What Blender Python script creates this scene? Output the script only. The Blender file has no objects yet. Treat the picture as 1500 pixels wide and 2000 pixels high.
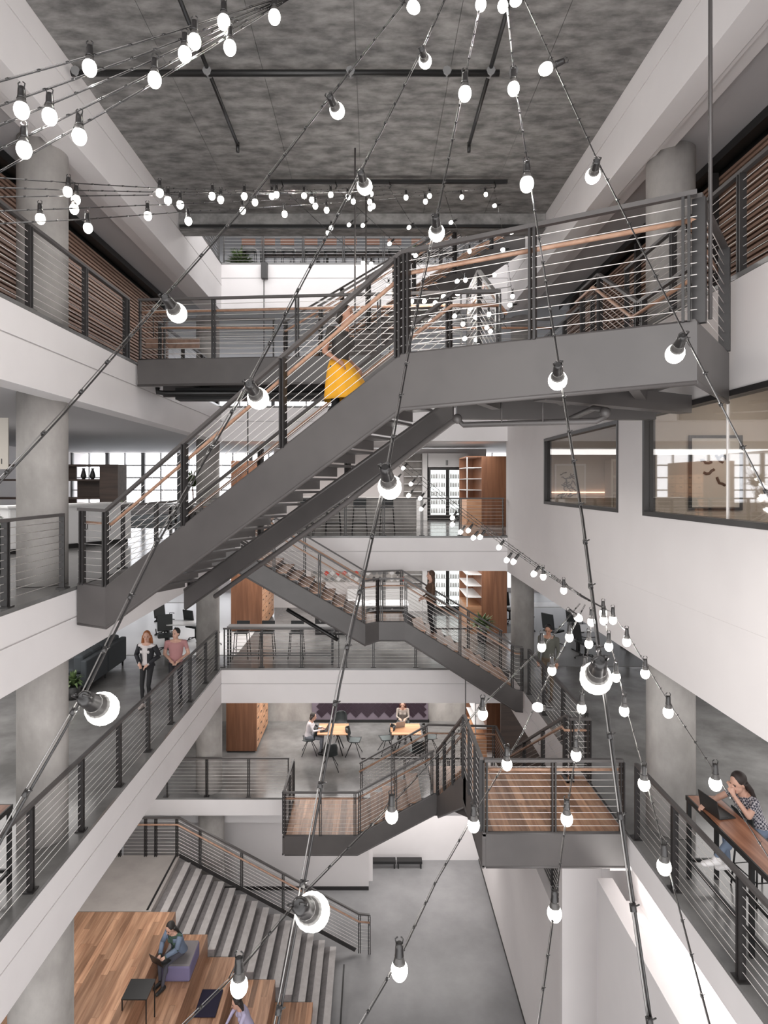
import bpy, math, random
from mathutils import Vector, Matrix, noise
random.seed(7)
C = bpy.context.scene.collection
R = math.radians
F, CX, CY, EYE = 1200.0, 728.0, 945.0, 12.22

# ---------------------------------------------------------------- camera, world, lights, exposure
cam_d = bpy.data.cameras.new('camera'); cam = bpy.data.objects.new('camera', cam_d); C.objects.link(cam)
cam.location = (0, 0, EYE); cam.rotation_euler = (R(90), 0, 0)
cam_d.sensor_fit = 'HORIZONTAL'; cam_d.sensor_width = 36; cam_d.lens = 36*F/1500
cam_d.shift_x = (750-CX)/1500; cam_d.shift_y = -(1000-CY)/1500
cam_d.clip_start = 0.05; cam_d.clip_end = 200
bpy.context.scene.camera = cam
w = bpy.data.worlds.new('overcast_sky'); bpy.context.scene.world = w; w.use_nodes = True
w.node_tree.nodes['Background'].inputs[0].default_value = (1.0, 0.985, 0.985, 1)
w.node_tree.nodes['Background'].inputs[1].default_value = 2.0
sc = bpy.context.scene
sc.view_settings.view_transform = 'Standard'; sc.view_settings.look = 'None'
sc.view_settings.gamma = 1; sc.view_settings.use_curve_mapping = False
sc.view_settings.exposure = 0.8
sc.cycles.max_bounces = 8; sc.cycles.diffuse_bounces = 5; sc.cycles.transparent_max_bounces = 12
sc.cycles.sample_clamp_indirect = 6

def area_light(name, loc, sx, sy, power, col=(1, .96, .93), rot=(0, 0, 0)):
    l = bpy.data.lights.new(name, 'AREA'); l.shape = 'RECTANGLE'; l.size = sx; l.size_y = sy
    l.energy = power; l.color = col
    o = bpy.data.objects.new(name, l); C.objects.link(o); o.location = loc; o.rotation_euler = rot
    return o
# unseen fill lights added under the storey ceilings (left, right, back) for even brightness
LZ = {1: 0.0, 2: 3.6, 3: 7.2, 4: 10.8, 5: 14.34, 6: 18.24}
for z, pw in ((6.15, 120), (9.72, 170), (13.28, 150)):
    area_light('ceiling_fill_light', (-8, 10, z), 3, 9, pw)
for z, pw in ((6.15, 60), (9.72, 150)):
    area_light('ceiling_fill_light', (7.5, 9, z), 3, 9, pw)
for z, pw in ((6.15, 260), (9.72, 230), (13.28, 230)):
    area_light('ceiling_fill_light', (-0.5, 20.6, z), 9, 3.6, pw)
area_light('ceiling_fill_light', (0.4, 18.6, 2.9), 6, 1.5, 70)
area_light('ceiling_fill_light', (-4.6, 12.3, 5.9), 0.8, 6, 55)
area_light('ceiling_fill_light', (-4.7, 12.6, 16.7), 0.5, 6, 14)
area_light('ceiling_fill_light', (0, 20.5, 21.2), 10, 3, 160)
area_light('cove_light', (3.86, 4.2, 5.9), 0.10, 10.0, 60, (1, .97, .93), (0, R(180), 0))

# ---------------------------------------------------------------- helpers
def pt(px, py, D): return Vector(((px-CX)*D/F, D, EYE-(py-CY)*D/F))
def tag(o, label=None, cat=None, group=None, kind=None):
    if label: o['label'] = label
    if cat: o['category'] = cat
    if group: o['group'] = group
    if kind: o['kind'] = kind
    return o
def thing(name, label, cat, loc=(0, 0, 0), rz=0, group=None):
    o = bpy.data.objects.new(name, None); C.objects.link(o); o.location = loc; o.rotation_euler = (0, 0, rz)
    o.empty_display_size = .1
    return tag(o, label, cat, group)
def sub(name, parent, label=None):
    o = bpy.data.objects.new(name, None); C.objects.link(o); o.parent = parent
    o.empty_display_size = .1
    if label: o['label'] = label
    return o
def copy_tree(o, parent=None):
    c = o.copy(); C.objects.link(c); c.parent = parent
    for ch in list(o.children): copy_tree(ch, c)
    return c
def place(o, loc, rz=0, label=None, group=None):
    o.location = loc; o.rotation_euler = (0, 0, rz)
    if label: o['label'] = label
    if group: o['group'] = group
    return o
def frame_of(d):
    d = d.normalized(); up = Vector((0, 0, 1)) if abs(d.z) < .95 else Vector((1, 0, 0))
    a = d.cross(up).normalized(); return a, a.cross(d).normalized()
class MB:
    def __init__(s): s.v = []; s.f = []; s.m = []; s.cur = 0; s.sm = []; s.smooth = False
    def mat(s, i): s.cur = i; return s
    def face(s, idx): s.f.append(idx); s.m.append(s.cur); s.sm.append(s.smooth)
    def box(s, x0, x1, y0, y1, z0, z1):
        n = len(s.v)
        s.v += [(x, y, z) for z in (z0, z1) for y in (y0, y1) for x in (x0, x1)]
        for q in ((0,2,3,1),(4,5,7,6),(0,1,5,4),(2,6,7,3),(0,4,6,2),(1,3,7,5)): s.face([n+i for i in q])
        return s
    def obox(s, a, b, wd, ht, up=None):
        """bar from a to b, wd wide sideways (horizontal), ht high"""
        a = Vector(a); b = Vector(b); d = (b-a).normalized()
        if up is None: side, upv = frame_of(d)
        else:
            side = Vector(up); upv = side.cross(d).normalized()
        n = len(s.v)
        for p in (a, b):
            for i, j in ((-1,-1),(1,-1),(1,1),(-1,1)): s.v.append(tuple(p+side*wd/2*i+upv*ht/2*j))
        for q in ((0,3,2,1),(4,5,6,7),(0,1,5,4),(1,2,6,5),(2,3,7,6),(3,0,4,7)): s.face([n+i for i in q])
        return s
    def tube(s, pts, r, n=6, r2=None, caps=True):
        pts = [Vector(p) for p in pts]; k = len(pts); base = len(s.v)
        a0 = None
        for i, p in enumerate(pts):
            d = (pts[min(i+1, k-1)]-pts[max(i-1, 0)])
            if d.length < 1e-9: d = Vector((0, 0, 1))
            d.normalize()
            if a0 is None: a, b = frame_of(d)
            else:
                a = (a0-d*a0.dot(d)).normalized(); b = a.cross(d).normalized()
            a0 = a
            rr = r if r2 is None else r+(r2-r)*i/(k-1)
            for j in range(n):
                t = 2*math.pi*j/n; s.v.append(tuple(p+a*math.cos(t)*rr+b*math.sin(t)*rr))
        sm = s.smooth; s.smooth = True
        for i in range(k-1):
            for j in range(n):
                s.face([base+i*n+j, base+i*n+(j+1)%n, base+(i+1)*n+(j+1)%n, base+(i+1)*n+j])
        s.smooth = sm
        if caps:
            s.face([base+j for j in range(n)][::-1]); s.face([base+(k-1)*n+j for j in range(n)])
        return s
    def lathe(s, prof, o, ax=(0, 0, 1), n=16, sq=1.0):
        """prof: list of (radius, distance along axis)"""
        o = Vector(o); ax = Vector(ax).normalized(); a, b = frame_of(ax); base = len(s.v); k = len(prof)
        for r, h in prof:
            for j in range(n):
                t = 2*math.pi*j/n; s.v.append(tuple(o+ax*h+a*math.cos(t)*r+b*math.sin(t)*r*sq))
        sm = s.smooth; s.smooth = True
        for i in range(k-1):
            for j in range(n):
                s.face([base+i*n+j, base+i*n+(j+1)%n, base+(i+1)*n+(j+1)%n, base+(i+1)*n+j])
        s.smooth = sm
        s.face([base+j for j in range(n)][::-1]); s.face([base+(k-1)*n+j for j in range(n)])
        return s
    def prism(s, poly, z0, z1):
        n = len(s.v); k = len(poly)
        s.v += [(p[0], p[1], z0) for p in poly]+[(p[0], p[1], z1) for p in poly]
        s.face([n+i for i in range(k)][::-1]); s.face([n+k+i for i in range(k)])
        for i in range(k):
            j = (i+1) % k; s.face([n+i, n+j, n+k+j, n+k+i])
        return s
    def ell(s, c, rx, ry, rz, nu=12, nv=8, M=None):
        c = Vector(c); base = len(s.v)
        for i in range(nv+1):
            ph = math.pi*i/nv
            for j in range(nu):
                t = 2*math.pi*j/nu
                p = Vector((rx*math.sin(ph)*math.cos(t), ry*math.sin(ph)*math.sin(t), rz*math.cos(ph)))
                if i in (0, nv): p.x += 1e-4*math.cos(t); p.y += 1e-4*math.sin(t)
                if M is not None: p = M @ p
                s.v.append(tuple(c+p))
        sm = s.smooth; s.smooth = True
        for i in range(nv):
            for j in range(nu):
                s.face([base+i*nu+(j+1)%nu, base+i*nu+j, base+(i+1)*nu+j, base+(i+1)*nu+(j+1)%nu])
        s.face([base+j for j in range(nu)]); s.face([base+nv*nu+j for j in range(nu)][::-1])
        s.smooth = sm
        return s
    def build(s, name, mats, parent=None, world=False, bevel=0, label=None, origin=True):
        if not isinstance(mats, (list, tuple)): mats = [mats]
        v = s.v; loc = None
        if parent is not None and world:
            o = Vector((0, 0, 0)); p = parent
            while p is not None: o += Vector(p.location); p = p.parent
            v = [(a-o.x, b-o.y, c-o.z) for a, b, c in v]
        if parent is None and origin:
            xs = [q[0] for q in v]; ys = [q[1] for q in v]; zs = [q[2] for q in v]
            loc = ((min(xs)+max(xs))/2, (min(ys)+max(ys))/2, min(zs))
            v = [(a-loc[0], b-loc[1], c-loc[2]) for a, b, c in v]
        me = bpy.data.meshes.new(name); me.from_pydata(v, [], s.f)
        for m in mats: me.materials.append(m)
        me.polygons.foreach_set('material_index', s.m)
        me.polygons.foreach_set('use_smooth', s.sm)
        me.update()
        ob = bpy.data.objects.new(name, me); C.objects.link(ob)
        if loc: ob.location = loc
        if parent is not None: ob.parent = parent
        if bevel:
            b = ob.modifiers.new('b', 'BEVEL'); b.width = bevel; b.segments = 2; b.limit_method = 'ANGLE'
        if label: ob['label'] = label
        return ob

# ---------------------------------------------------------------- materials
def mk(name, col, rough=.5, metal=0, **kw):
    m = bpy.data.materials.new(name); m.use_nodes = True; p = m.node_tree.nodes['Principled BSDF']
    p.inputs['Base Color'].default_value = (*col, 1); p.inputs['Roughness'].default_value = rough
    p.inputs['Metallic'].default_value = metal
    for k, v in kw.items(): p.inputs[k].default_value = v
    return m
def nodes(m): return m.node_tree.nodes, m.node_tree.links, m.node_tree.nodes['Principled BSDF']
def mottle(m, c1, c2, scale=1.5, detail=6, stretch=(1, 1, 1), r=None, bump=0, lo=.35, hi=.65):
    n, l, p = nodes(m)
    tc = n.new('ShaderNodeTexCoord'); mp = n.new('ShaderNodeMapping'); mp.inputs['Scale'].default_value = stretch
    nz = n.new('ShaderNodeTexNoise'); nz.inputs['Scale'].default_value = scale; nz.inputs['Detail'].default_value = detail
    nz.inputs['Roughness'].default_value = .6
    cr = n.new('ShaderNodeValToRGB'); cr.color_ramp.elements[0].position = lo; cr.color_ramp.elements[1].position = hi
    cr.color_ramp.elements[0].color = (*c1, 1); cr.color_ramp.elements[1].color = (*c2, 1)
    l.new(tc.outputs['Object'], mp.inputs[0]); l.new(mp.outputs[0], nz.inputs['Vector'])
    l.new(nz.outputs['Fac'], cr.inputs[0]); l.new(cr.outputs[0], p.inputs['Base Color'])
    if r:
        mr = n.new('ShaderNodeMapRange'); mr.inputs['To Min'].default_value = r[0]; mr.inputs['To Max'].default_value = r[1]
        l.new(nz.outputs['Fac'], mr.inputs[0]); l.new(mr.outputs[0], p.inputs['Roughness'])
    if bump:
        b = n.new('ShaderNodeBump'); b.inputs['Strength'].default_value = bump; b.inputs['Distance'].default_value = .02
        l.new(nz.outputs['Fac'], b.inputs['Height']); l.new(b.outputs[0], p.inputs['Normal'])
    return m
def wood(name, c1, c2, axis=1, rough=.4, scale=6, vary=.35):
    m = mk(name, c1, rough); n, l, p = nodes(m)
    tc = n.new('ShaderNodeTexCoord'); mp = n.new('ShaderNodeMapping')
    st = [scale*3, scale*3, scale*3]; st[axis] = scale*.22
    mp.inputs['Scale'].default_value = st
    oi = n.new('ShaderNodeObjectInfo'); cm = n.new('ShaderNodeCombineXYZ'); ml = n.new('ShaderNodeMath'); ml.operation = 'MULTIPLY'; ml.inputs[1].default_value = 37
    l.new(oi.outputs['Random'], ml.inputs[0])
    for i in range(3): l.new(ml.outputs[0], cm.inputs[i])
    l.new(cm.outputs[0], mp.inputs['Location'])
    nz = n.new('ShaderNodeTexNoise'); nz.inputs['Scale'].default_value = 1; nz.inputs['Detail'].default_value = 5; nz.inputs['Distortion'].default_value = .6
    cr = n.new('ShaderNodeValToRGB'); cr.color_ramp.elements[0].position = .3; cr.color_ramp.elements[1].position = .7
    cr.color_ramp.elements[0].color = (*c1, 1); cr.color_ramp.elements[1].color = (*c2, 1)
    hs = n.new('ShaderNodeHueSaturation'); mr = n.new('ShaderNodeMapRange')
    mr.inputs['To Min'].default_value = 1-vary; mr.inputs['To Max'].default_value = 1+vary
    l.new(oi.outputs['Random'], mr.inputs[0]); l.new(mr.outputs[0], hs.inputs['Value'])
    l.new(tc.outputs['Object'], mp.inputs[0]); l.new(mp.outputs[0], nz.inputs['Vector']); l.new(nz.outputs['Fac'], cr.inputs[0])
    l.new(cr.outputs[0], hs.inputs['Color']); l.new(hs.outputs[0], p.inputs['Base Color'])
    return m
M = {}
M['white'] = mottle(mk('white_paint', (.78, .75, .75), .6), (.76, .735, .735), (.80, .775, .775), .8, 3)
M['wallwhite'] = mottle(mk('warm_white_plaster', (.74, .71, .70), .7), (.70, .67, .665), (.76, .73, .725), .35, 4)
M['joint'] = mk('joint_grey', (.60, .58, .58), .8)  # grey backing colour of the recessed fascia joints
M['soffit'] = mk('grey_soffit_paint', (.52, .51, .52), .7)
M['ceil'] = mottle(mk('board_formed_concrete', (.2, .2, .2), .75), (.115, .112, .109), (.30, .292, .284), 3.1, 12, (.8, 1.7, 1), bump=.3, lo=.36, hi=.66)
M['floor'] = mottle(mk('polished_concrete', (.2, .2, .2), .2), (.115, .113, .11), (.215, .213, .21), .9, 7, r=(.08, .24))
M['floor1'] = mottle(mk('ground_polished_concrete', (.25, .25, .25), .3), (.22, .22, .225), (.31, .31, .315), .7, 7, (1, 1, 1), r=(.22, .4))
M['column'] = mottle(mk('cast_concrete', (.4, .39, .37), .7), (.28, .265, .25), (.44, .42, .40), 1.6, 9, (1, 1, .6), bump=.1)
M['steel'] = mottle(mk('grey_painted_steel', (.07, .065, .065), .42), (.070, .064, .063), (.086, .079, .077), 1.2, 3)
M['steeld'] = mk('dark_railing_steel', (.022, .020, .020), .4)
M['black'] = mk('black_metal', (.012, .012, .012), .4)
M['cable'] = mk('stainless_cable', (.82, .79, .77), .4, .25)
M['strandcable'] = mk('galvanised_strand', (.22, .215, .21), .35, .9)
M['handrail'] = wood('oak_handrail', (.34, .19, .125), (.48, .30, .21), 1, .4, 4, .05)
M['floorwood'] = wood('walnut_plank', (.26, .13, .075), (.52, .31, .195), 1, .38, 5, .38)
M['treadwood'] = wood('walnut_tread', (.24, .12, .065), (.42, .24, .15), 1, .45, 5, .25)
M['tabwood'] = wood('oak_tabletop', (.38, .18, .09), (.58, .33, .19), 0, .4, 5, .2)
M['barwood'] = wood('walnut_bar_top', (.22, .085, .045), (.42, .20, .12), 1, .35, 7, .02)
M['cabwood'] = wood('walnut_veneer', (.15, .06, .028), (.25, .11, .055), 2, .45, 3, .08)
M['darkwood'] = wood('dark_walnut_veneer', (.035, .02, .014), (.075, .045, .032), 0, .5, 3, .1)
M['slat'] = wood('slat_timber', (.22, .135, .10), (.36, .23, .17), 1, .5, 3, .12)
M['slatgrey'] = mk('dark_louvre', (.12, .11, .11), .5)
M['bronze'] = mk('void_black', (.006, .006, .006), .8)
M['glassdark'] = mk('shaded_glass', (.20, .20, .21), .15)
M['tile'] = mk('plum_tile', (.030, .017, .026), .3)
M['grout'] = mk('pale_grout', (.16, .13, .16), .8)
M['step'] = mottle(mk('stair_terrazzo', (.4, .38, .37), .6), (.48, .455, .445), (.56, .535, .525), 6, 4)
M['riser'] = mottle(mk('stair_riser_grey', (.16, .15, .15), .9), (.19, .178, .178), (.24, .225, .225), 9, 4)  # darker grey on risers and the back strip of each tread
M['landgrey'] = mottle(mk('landing_terrazzo', (.4, .37, .35), .5), (.36, .33, .31), (.42, .39, .365), 2, 5)
M['chair'] = mk('charcoal_shell', (.022, .026, .027), .5)
M['seatpad'] = mk('grey_seat_pad', (.10, .115, .115), .9)
M['sofa'] = mk('slate_sofa_fabric', (.045, .052, .058), .9)
M['grey'] = mk('mid_grey_plastic', (.2, .2, .2), .5)
M['desk'] = mk('pale_desk_laminate', (.75, .75, .75), .35)
M['leaf'] = mottle(mk('leaf_green', (.05, .09, .03), .5), (.03, .06, .02), (.13, .19, .07), 9, 2)
M['pot'] = mk('dark_planter', (.03, .03, .03), .5)
M['screen'] = mk('laptop_shell', (.35, .34, .34), .3, .6)
M['dark_laptop'] = mk('dark_laptop_shell', (.02, .02, .02), .4)
M['brownleather'] = mk('tan_leather', (.16, .07, .04), .5)
M['cushtop'] = mk('grey_wool_cushion', (.20, .185, .19), .95)
M['cushside'] = mk('lilac_cushion_side', (.17, .15, .26), .95)
M['navy'] = mk('navy_felt', (.012, .010, .03), .9)
M['teal'] = mk('teal_felt', (.05, .13, .16), .9)
M['red'] = mk('red_plastic', (.6, .05, .03), .4)
M['fridge'] = mk('fridge_interior', (.8, .85, .85), .4)
M['beige'] = mottle(mk('warm_room_wall', (.50, .43, .36), .8), (.46, .40, .34), (.52, .455, .385), .8, 3)
M['paper'] = mk('art_paper', (.62, .58, .52), .8)
M['blind'] = mk('louvre_blind', (.55, .56, .58), .5)
M['frost'] = mk('frosted_window_screen', (.62, .64, .66), .6)
n, l, p = nodes(M['blind'])
def emit(name, col, s):
    m = bpy.data.materials.new(name); m.use_nodes = True; n = m.node_tree.nodes; l = m.node_tree.links
    n.clear(); e = n.new('ShaderNodeEmission'); o = n.new('ShaderNodeOutputMaterial')
    e.inputs[0].default_value = (*col, 1); e.inputs[1].default_value = s; l.new(e.outputs[0], o.inputs[0]); return m
M['bulb'] = emit('lit_bulb', (1, .96, .90), 5)
M['tubelight'] = emit('lit_luminaire', (1, .93, .85), 3.5)
M['fridgelit'] = emit('lit_fridge_shelf', (.93, 1, .98), 1.1)
M['warmled'] = emit('warm_led_strip', (1, .62, .45), 2.0)
M['lampbase'] = mk('bulb_heat_sink', (.045, .042, .04), .4)
M['hornblack'] = mk('lamp_holder_rubber', (.012, .011, .011), .3)
def glass(name, tint, refl):
    m = bpy.data.materials.new(name); m.use_nodes = True; n = m.node_tree.nodes; l = m.node_tree.links
    n.clear(); t = n.new('ShaderNodeBsdfTransparent'); g = n.new('ShaderNodeBsdfGlossy'); mx = n.new('ShaderNodeMixShader'); o = n.new('ShaderNodeOutputMaterial')
    t.inputs[0].default_value = (*tint, 1); g.inputs['Roughness'].default_value = .02; mx.inputs[0].default_value = refl
    l.new(t.outputs[0], mx.inputs[1]); l.new(g.outputs[0], mx.inputs[2]); l.new(mx.outputs[0], o.inputs[0]); return m
M['pane'] = glass('window_pane', (.96, .97, .98), .06)
M['roompane'] = glass('meeting_room_pane', (.86, .86, .86), .2)
SKIN = [mk('skin_light', (.55, .33, .25), .55), mk('skin_tan', (.40, .21, .14), .55)]
def cloth(name, c, r=.85): return mk(name, c, r)
# ceiling board joints
n, l, p = nodes(M['ceil'])
M['pane'] = glass('facade_pane', (.97, .98, 1.0), .04)
# ---------------------------------------------------------------- structure
XL, XR, DB = -4.12, 3.67, 16.73
def struct(name, mb, mat, **k): return tag(mb.build(name, mat, **k), kind='structure')
# ground floor
struct('floor', MB().box(-14, 14, -3, 30, -.3, 0), M['floor1'])
# side floors (left 3,4,5 and right 3,5), back floors 2..6
def slab(x0, x1, y0, y1, z, mat='floor'): struct('floor', MB().box(x0, x1, y0, y1, z-.05, z), M[mat])
def fascia_x(xe, sgn, y0, y1, z, depth, joint=.41, n=[0]):
    """white edge beam along the atrium side, face at xe, body outwards (sgn=-1 left, +1 right), with a recessed joint"""
    n[0] += 1
    xa, xb = sorted((xe, xe+sgn*.33)); xc, xd = sorted((xe+sgn*.02, xe+sgn*.33))
    m = MB().box(xa, xb, y0, y1, z-joint, z-.052).box(xa, xb, y0, y1, z-depth, z-joint-.02)
    m.mat(1).box(xc, xd, y0, y1, z-joint-.02, z-joint)
    struct('trim_%d' % n[0], m, [M['white'], M['joint']])
    a, b = sorted((xe+sgn*.33, xe+sgn*.60))
    n[0] += 1
    m = MB().box(a, b, y0, y1, z-depth+.07, z-depth+.16)
    m.box(*sorted((xe+sgn*.35, xe+sgn*.40)), y0, y1, z-depth+.02, z-depth+.07)
    struct('trim_%d' % n[0], m, M['white'])
def fascia_y(ye, x0, x1, z, depth, joint=.41, n=[30]):
    n[0] += 1
    m = MB().box(x0, x1, ye, ye+.33, z-joint, z-.052).box(x0, x1, ye, ye+.33, z-depth, z-joint-.02)
    m.mat(1).box(x0, x1, ye+.02, ye+.33, z-joint-.02, z-joint)
    struct('trim_%d' % n[0], m, [M['white'], M['joint']])
for z in (7.2, 10.8, 14.34):
    slab(-14, XL, -3, DB, z)
    fascia_x(XL, -1, -3, DB, z, .96)
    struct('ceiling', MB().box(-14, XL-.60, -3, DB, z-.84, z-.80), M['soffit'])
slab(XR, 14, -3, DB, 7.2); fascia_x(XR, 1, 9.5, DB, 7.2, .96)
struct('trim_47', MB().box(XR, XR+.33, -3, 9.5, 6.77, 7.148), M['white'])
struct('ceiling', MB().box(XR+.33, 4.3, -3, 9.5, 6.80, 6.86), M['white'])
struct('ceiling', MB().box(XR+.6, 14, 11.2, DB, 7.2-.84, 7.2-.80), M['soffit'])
slab(XR, 14, -3, DB, 14.34)
# level 6 edges and beams
fascia_x(XL, -1, -3, DB, 18.24, 1.32, .6); fascia_x(XR, 1, -3, DB, 18.24, 1.32, .6)
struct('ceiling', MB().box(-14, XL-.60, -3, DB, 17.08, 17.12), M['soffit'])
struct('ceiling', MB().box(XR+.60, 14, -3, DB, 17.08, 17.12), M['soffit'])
slab(-14, XL, 13.4, DB, 18.24); slab(XR, 14, 13.4, DB, 18.24)
# back floors
for z in (7.2, 10.8, 14.34, 18.24):
    slab(-14, 14, DB, 30, z); fascia_y(DB, XL if z > 3 else -14, XR, z, .95 if z < 15 else 1.27)
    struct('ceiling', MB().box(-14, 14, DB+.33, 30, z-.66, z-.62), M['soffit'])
slab(-14, XR+1, 16.87, 30, 3.6)
struct('trim_40', MB().box(-7.6, XR-.3, 16.87, 17.1, 3.12, 3.548), M['white'])
struct('ceiling', MB().box(-14, 5, 17.1, 30, 2.98, 3.05), M['white'])
# concrete ceiling over the atrium with recessed board joints, built as panels
ce = tag(thing('ceiling', 'board-marked concrete ceiling slab', None, (0, 5, 17.96)), kind='structure')
xs = [XL+i*(XR-XL)/6 for i in range(7)]; ys = [-3+i*1.366 for i in range(13)]
for i in range(6):
    for j in range(12):
        dz = random.uniform(0, .005)
        MB().box(xs[i]+.003, xs[i+1]-.003, ys[j]+.003, ys[j+1]-.003, 17.96-dz, 17.974).build('panel', M['ceil'], ce, world=True)
MB().box(XL+.01, XR-.01, -3, 13.38, 17.975, 18.24).build('backing', M['ceil'], ce, world=True)
struct('trim_41', MB().box(XL+.01, XR-.01, 13.02, 13.4, 17.62, 17.95), M['ceil'])
# upper roof over the far end and outer shell
struct('ceiling', MB().box(-14, 14, 13.5, 30, 21.6, 21.7), M['slatgrey'])
# wall left / right outer
struct('wall_left', MB().box(-14.2, -14, -3, 30, 0, 21.7), M['wallwhite'])
struct('wall_right', MB().box(14, 14.2, -3, 30, 0, 21.7), M['wallwhite'])
# right plaster wall of levels 4-5 with two window openings
yA, yB = 9.18, 13.15
z0, z1 = 10.8, 14.34
wz0, wz1 = EYE-.43, EYE+.96
wr = MB()
xa, xb = XR, XR+.14
wr.box(xa, xb, -3, 16.9, 9.82, 10.78)
wr.box(xa+.004, xb, -3, 16.9, 10.78, 10.795)
wr.box(xa, xb, -3, 16.9, 10.795, wz0).box(xa, xb, -3, 16.9, wz1, 14.285)
wr.box(xa, xb, yB, 16.9, wz0, wz1).box(xa, xb, 8.34, yA, wz0, wz1).box(xa, xb, -3, 3.2, wz0, wz1)
# rounded end towards the back
pr = [(xa+.0, 16.72), (xa-.0, 16.9), (xa+.14, 16.9), (xa+.14, 16.72)]
struct('wall_right', wr, M['wallwhite'])
struct('floor', MB().box(xb, 14, -3, DB, 10.75, 10.8), M['floor'])
struct('ceiling', MB().box(xb, 14, -3, DB, 13.55, 13.6), M['beige'])
struct('ceiling', MB().box(xb, 14, -3, DB, 9.82, 9.87), M['soffit'])
def room_window(n, ya, yb, mull):
    w = tag(thing('window_%d' % n, None, None, (xa, (ya+yb)/2, wz0)), kind='structure')
    m = MB()
    t = .06
    m.box(xa-.012, xb, ya, yb, wz0, wz0+t).box(xa-.012, xb, ya, yb, wz1-t, wz1)
    m.box(xa-.012, xb, ya, ya+t, wz0+t, wz1-t).box(xa-.012, xb, yb-t, yb, wz0+t, wz1-t)
    m.build('window_frame', M['steeld'], w, world=True)
    MB().box(xa+.05, xa+.062, ya+t, yb-t, wz0+t, wz1-t).build('pane', M['roompane'], w, world=True)
    for y in mull:
        MB().box(xa+.045, xa+.068, y-.008, y+.008, wz0+t, wz1-t).build('glass_joint', M['cable'], w, world=True)
room_window(1, yA, yB, []); room_window(2, 3.2, 8.34, [6.45])
# rooms behind the windows
struct('wall_room', MB().box(7.6, 7.7, -3, 8.62, 10.8, 13.55), M['beige'])
struct('wall_room', MB().box(6.9, 7.0, 8.74, 14.8, 10.8, 13.55), M['beige'])
struct('wall_room', MB().box(xb, 8.4, 8.62, 8.74, 10.8, 13.55), M['beige'])
struct('wall_room', MB().box(xb, 8.4, 14.8, 14.92, 10.8, 13.55), M['beige'])
area_light('ceiling_fill_light', (5.6, 6, 13.5), 1.2, 3, 32, (1, .88, .76))
area_light('ceiling_fill_light', (5.4, 11.8, 13.5), 1.2, 3, 22, (1, .88, .76))
def lum(x0, x1, y0, y1, z, label):
    o = MB().box(x0, x1, y0, y1, z-.05, z).build('linear_light', M['tubelight']); tag(o, label, 'light')
lum(4.9, 5.15, 4.6, 8.2, 13.5, 'warm linear ceiling light behind the large meeting room window')
lum(6.3, 6.5, 5.0, 7.4, 13.2, 'second linear light further back in the meeting room')
# back corner return of right wall at level 4 (bright strip) and level 3 right area
# perimeter window walls
def window_wall(n, x0, x1, y, za, zb, nx, nz, sill):
    w = tag(thing('window_%d' % n, None, None, ((x0+x1)/2, y, za)), kind='structure')
    struct('wall_back', MB().box(x0, x1, y, y+.2, za-.0, za+sill), M['wallwhite'])
    dx = (x1-x0)/nx; dz = (zb-za-sill)/nz
    for i in range(nx+1):
        t = .16 if i % 2 == 0 else .06
        MB().box(x0+i*dx-t/2, x0+i*dx+t/2, y, y+.14, za+sill, zb).build('mullion', M['grey'] if t > .1 else M['desk'], w, world=True)
    for k in range(1, nz):
        MB().box(x0, x1, y+.02, y+.1, za+sill+k*dz-.03, za+sill+k*dz+.03).build('transom', M['desk'], w, world=True)
    for i in range(nx):
        for k in range(nz):
            MB().box(x0+i*dx+.03, x0+(i+1)*dx-.03, y+.05, y+.06, za+sill+k*dz+.03, za+sill+(k+1)*dz-.03).build('pane', M['pane'], w, world=True)
window_wall(3, -14, -4.0, 28.5, 10.8, 13.66, 12, 4, .55)
window_wall(4, -14, -4.0, 28.5, 7.2, 10.14, 12, 3, .55)
window_wall(5, 4.6, 14, 28.5, 7.2, 10.14, 12, 3, .2)
window_wall(6, 4.6, 14, 28.5, 10.8, 13.66, 10, 3, .3)
window_wall(7, -13.9, 13.9, 26, 18.24, 21.6, 24, 3, .2)
window_wall(8, -13.9, 13.9, 28.5, 14.34, 17.5, 18, 3, .4)
struct('wall_back', MB().box(-4, 4.6, 24.9, 25, 10.8, 14.3-.66), M['wallwhite'])
struct('wall_back', MB().box(-4, 4.6, 24.9, 25, 7.2, 10.14), M['wallwhite'])
# louvre blind behind level 6
bl = thing('louvre_blind', 'horizontal louvre blind glowing behind the top floor bar', 'blind', (0, 25.6, 18.24))
for x in (-9, -3, 3, 9.5): MB().box(x-.02, x+.02, 25.54, 25.56, 18.245, 21.5).build('upright', M['grey'], bl, world=True)
for i in range(26):
    MB().obox((-9, 25.6, 18.5+i*.115), (9.5, 25.6, 18.5+i*.115), .09, .012).build('slat', M['blind'], bl, world=True)
# level 2 back room
struct('wall_back', MB().box(-7, 8, 22.3, 22.5, 3.6, 6.5), M['column'])
# level 1 back
struct('wall_back', MB().box(-7.5, -.12, 18.5, 18.9, 0, 3.0), M['wallwhite'])
struct('wall_back', MB().box(-.12, 3.45, 19.95, 20.1, 0, 3.0), M['white'])
struct('wall_back', MB().box(-.12, .0, 18.9, 19.95, 0, 3.0), M['white'])
struct('baseboard_back', MB().box(-7.5, -.12, 18.47, 18.5, 0, .1), M['steeld'])
struct('trim_42', MB().box(-7.6, -2.3, 17.9, 18.46, 2.35, 3.0), M['white'])
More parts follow.
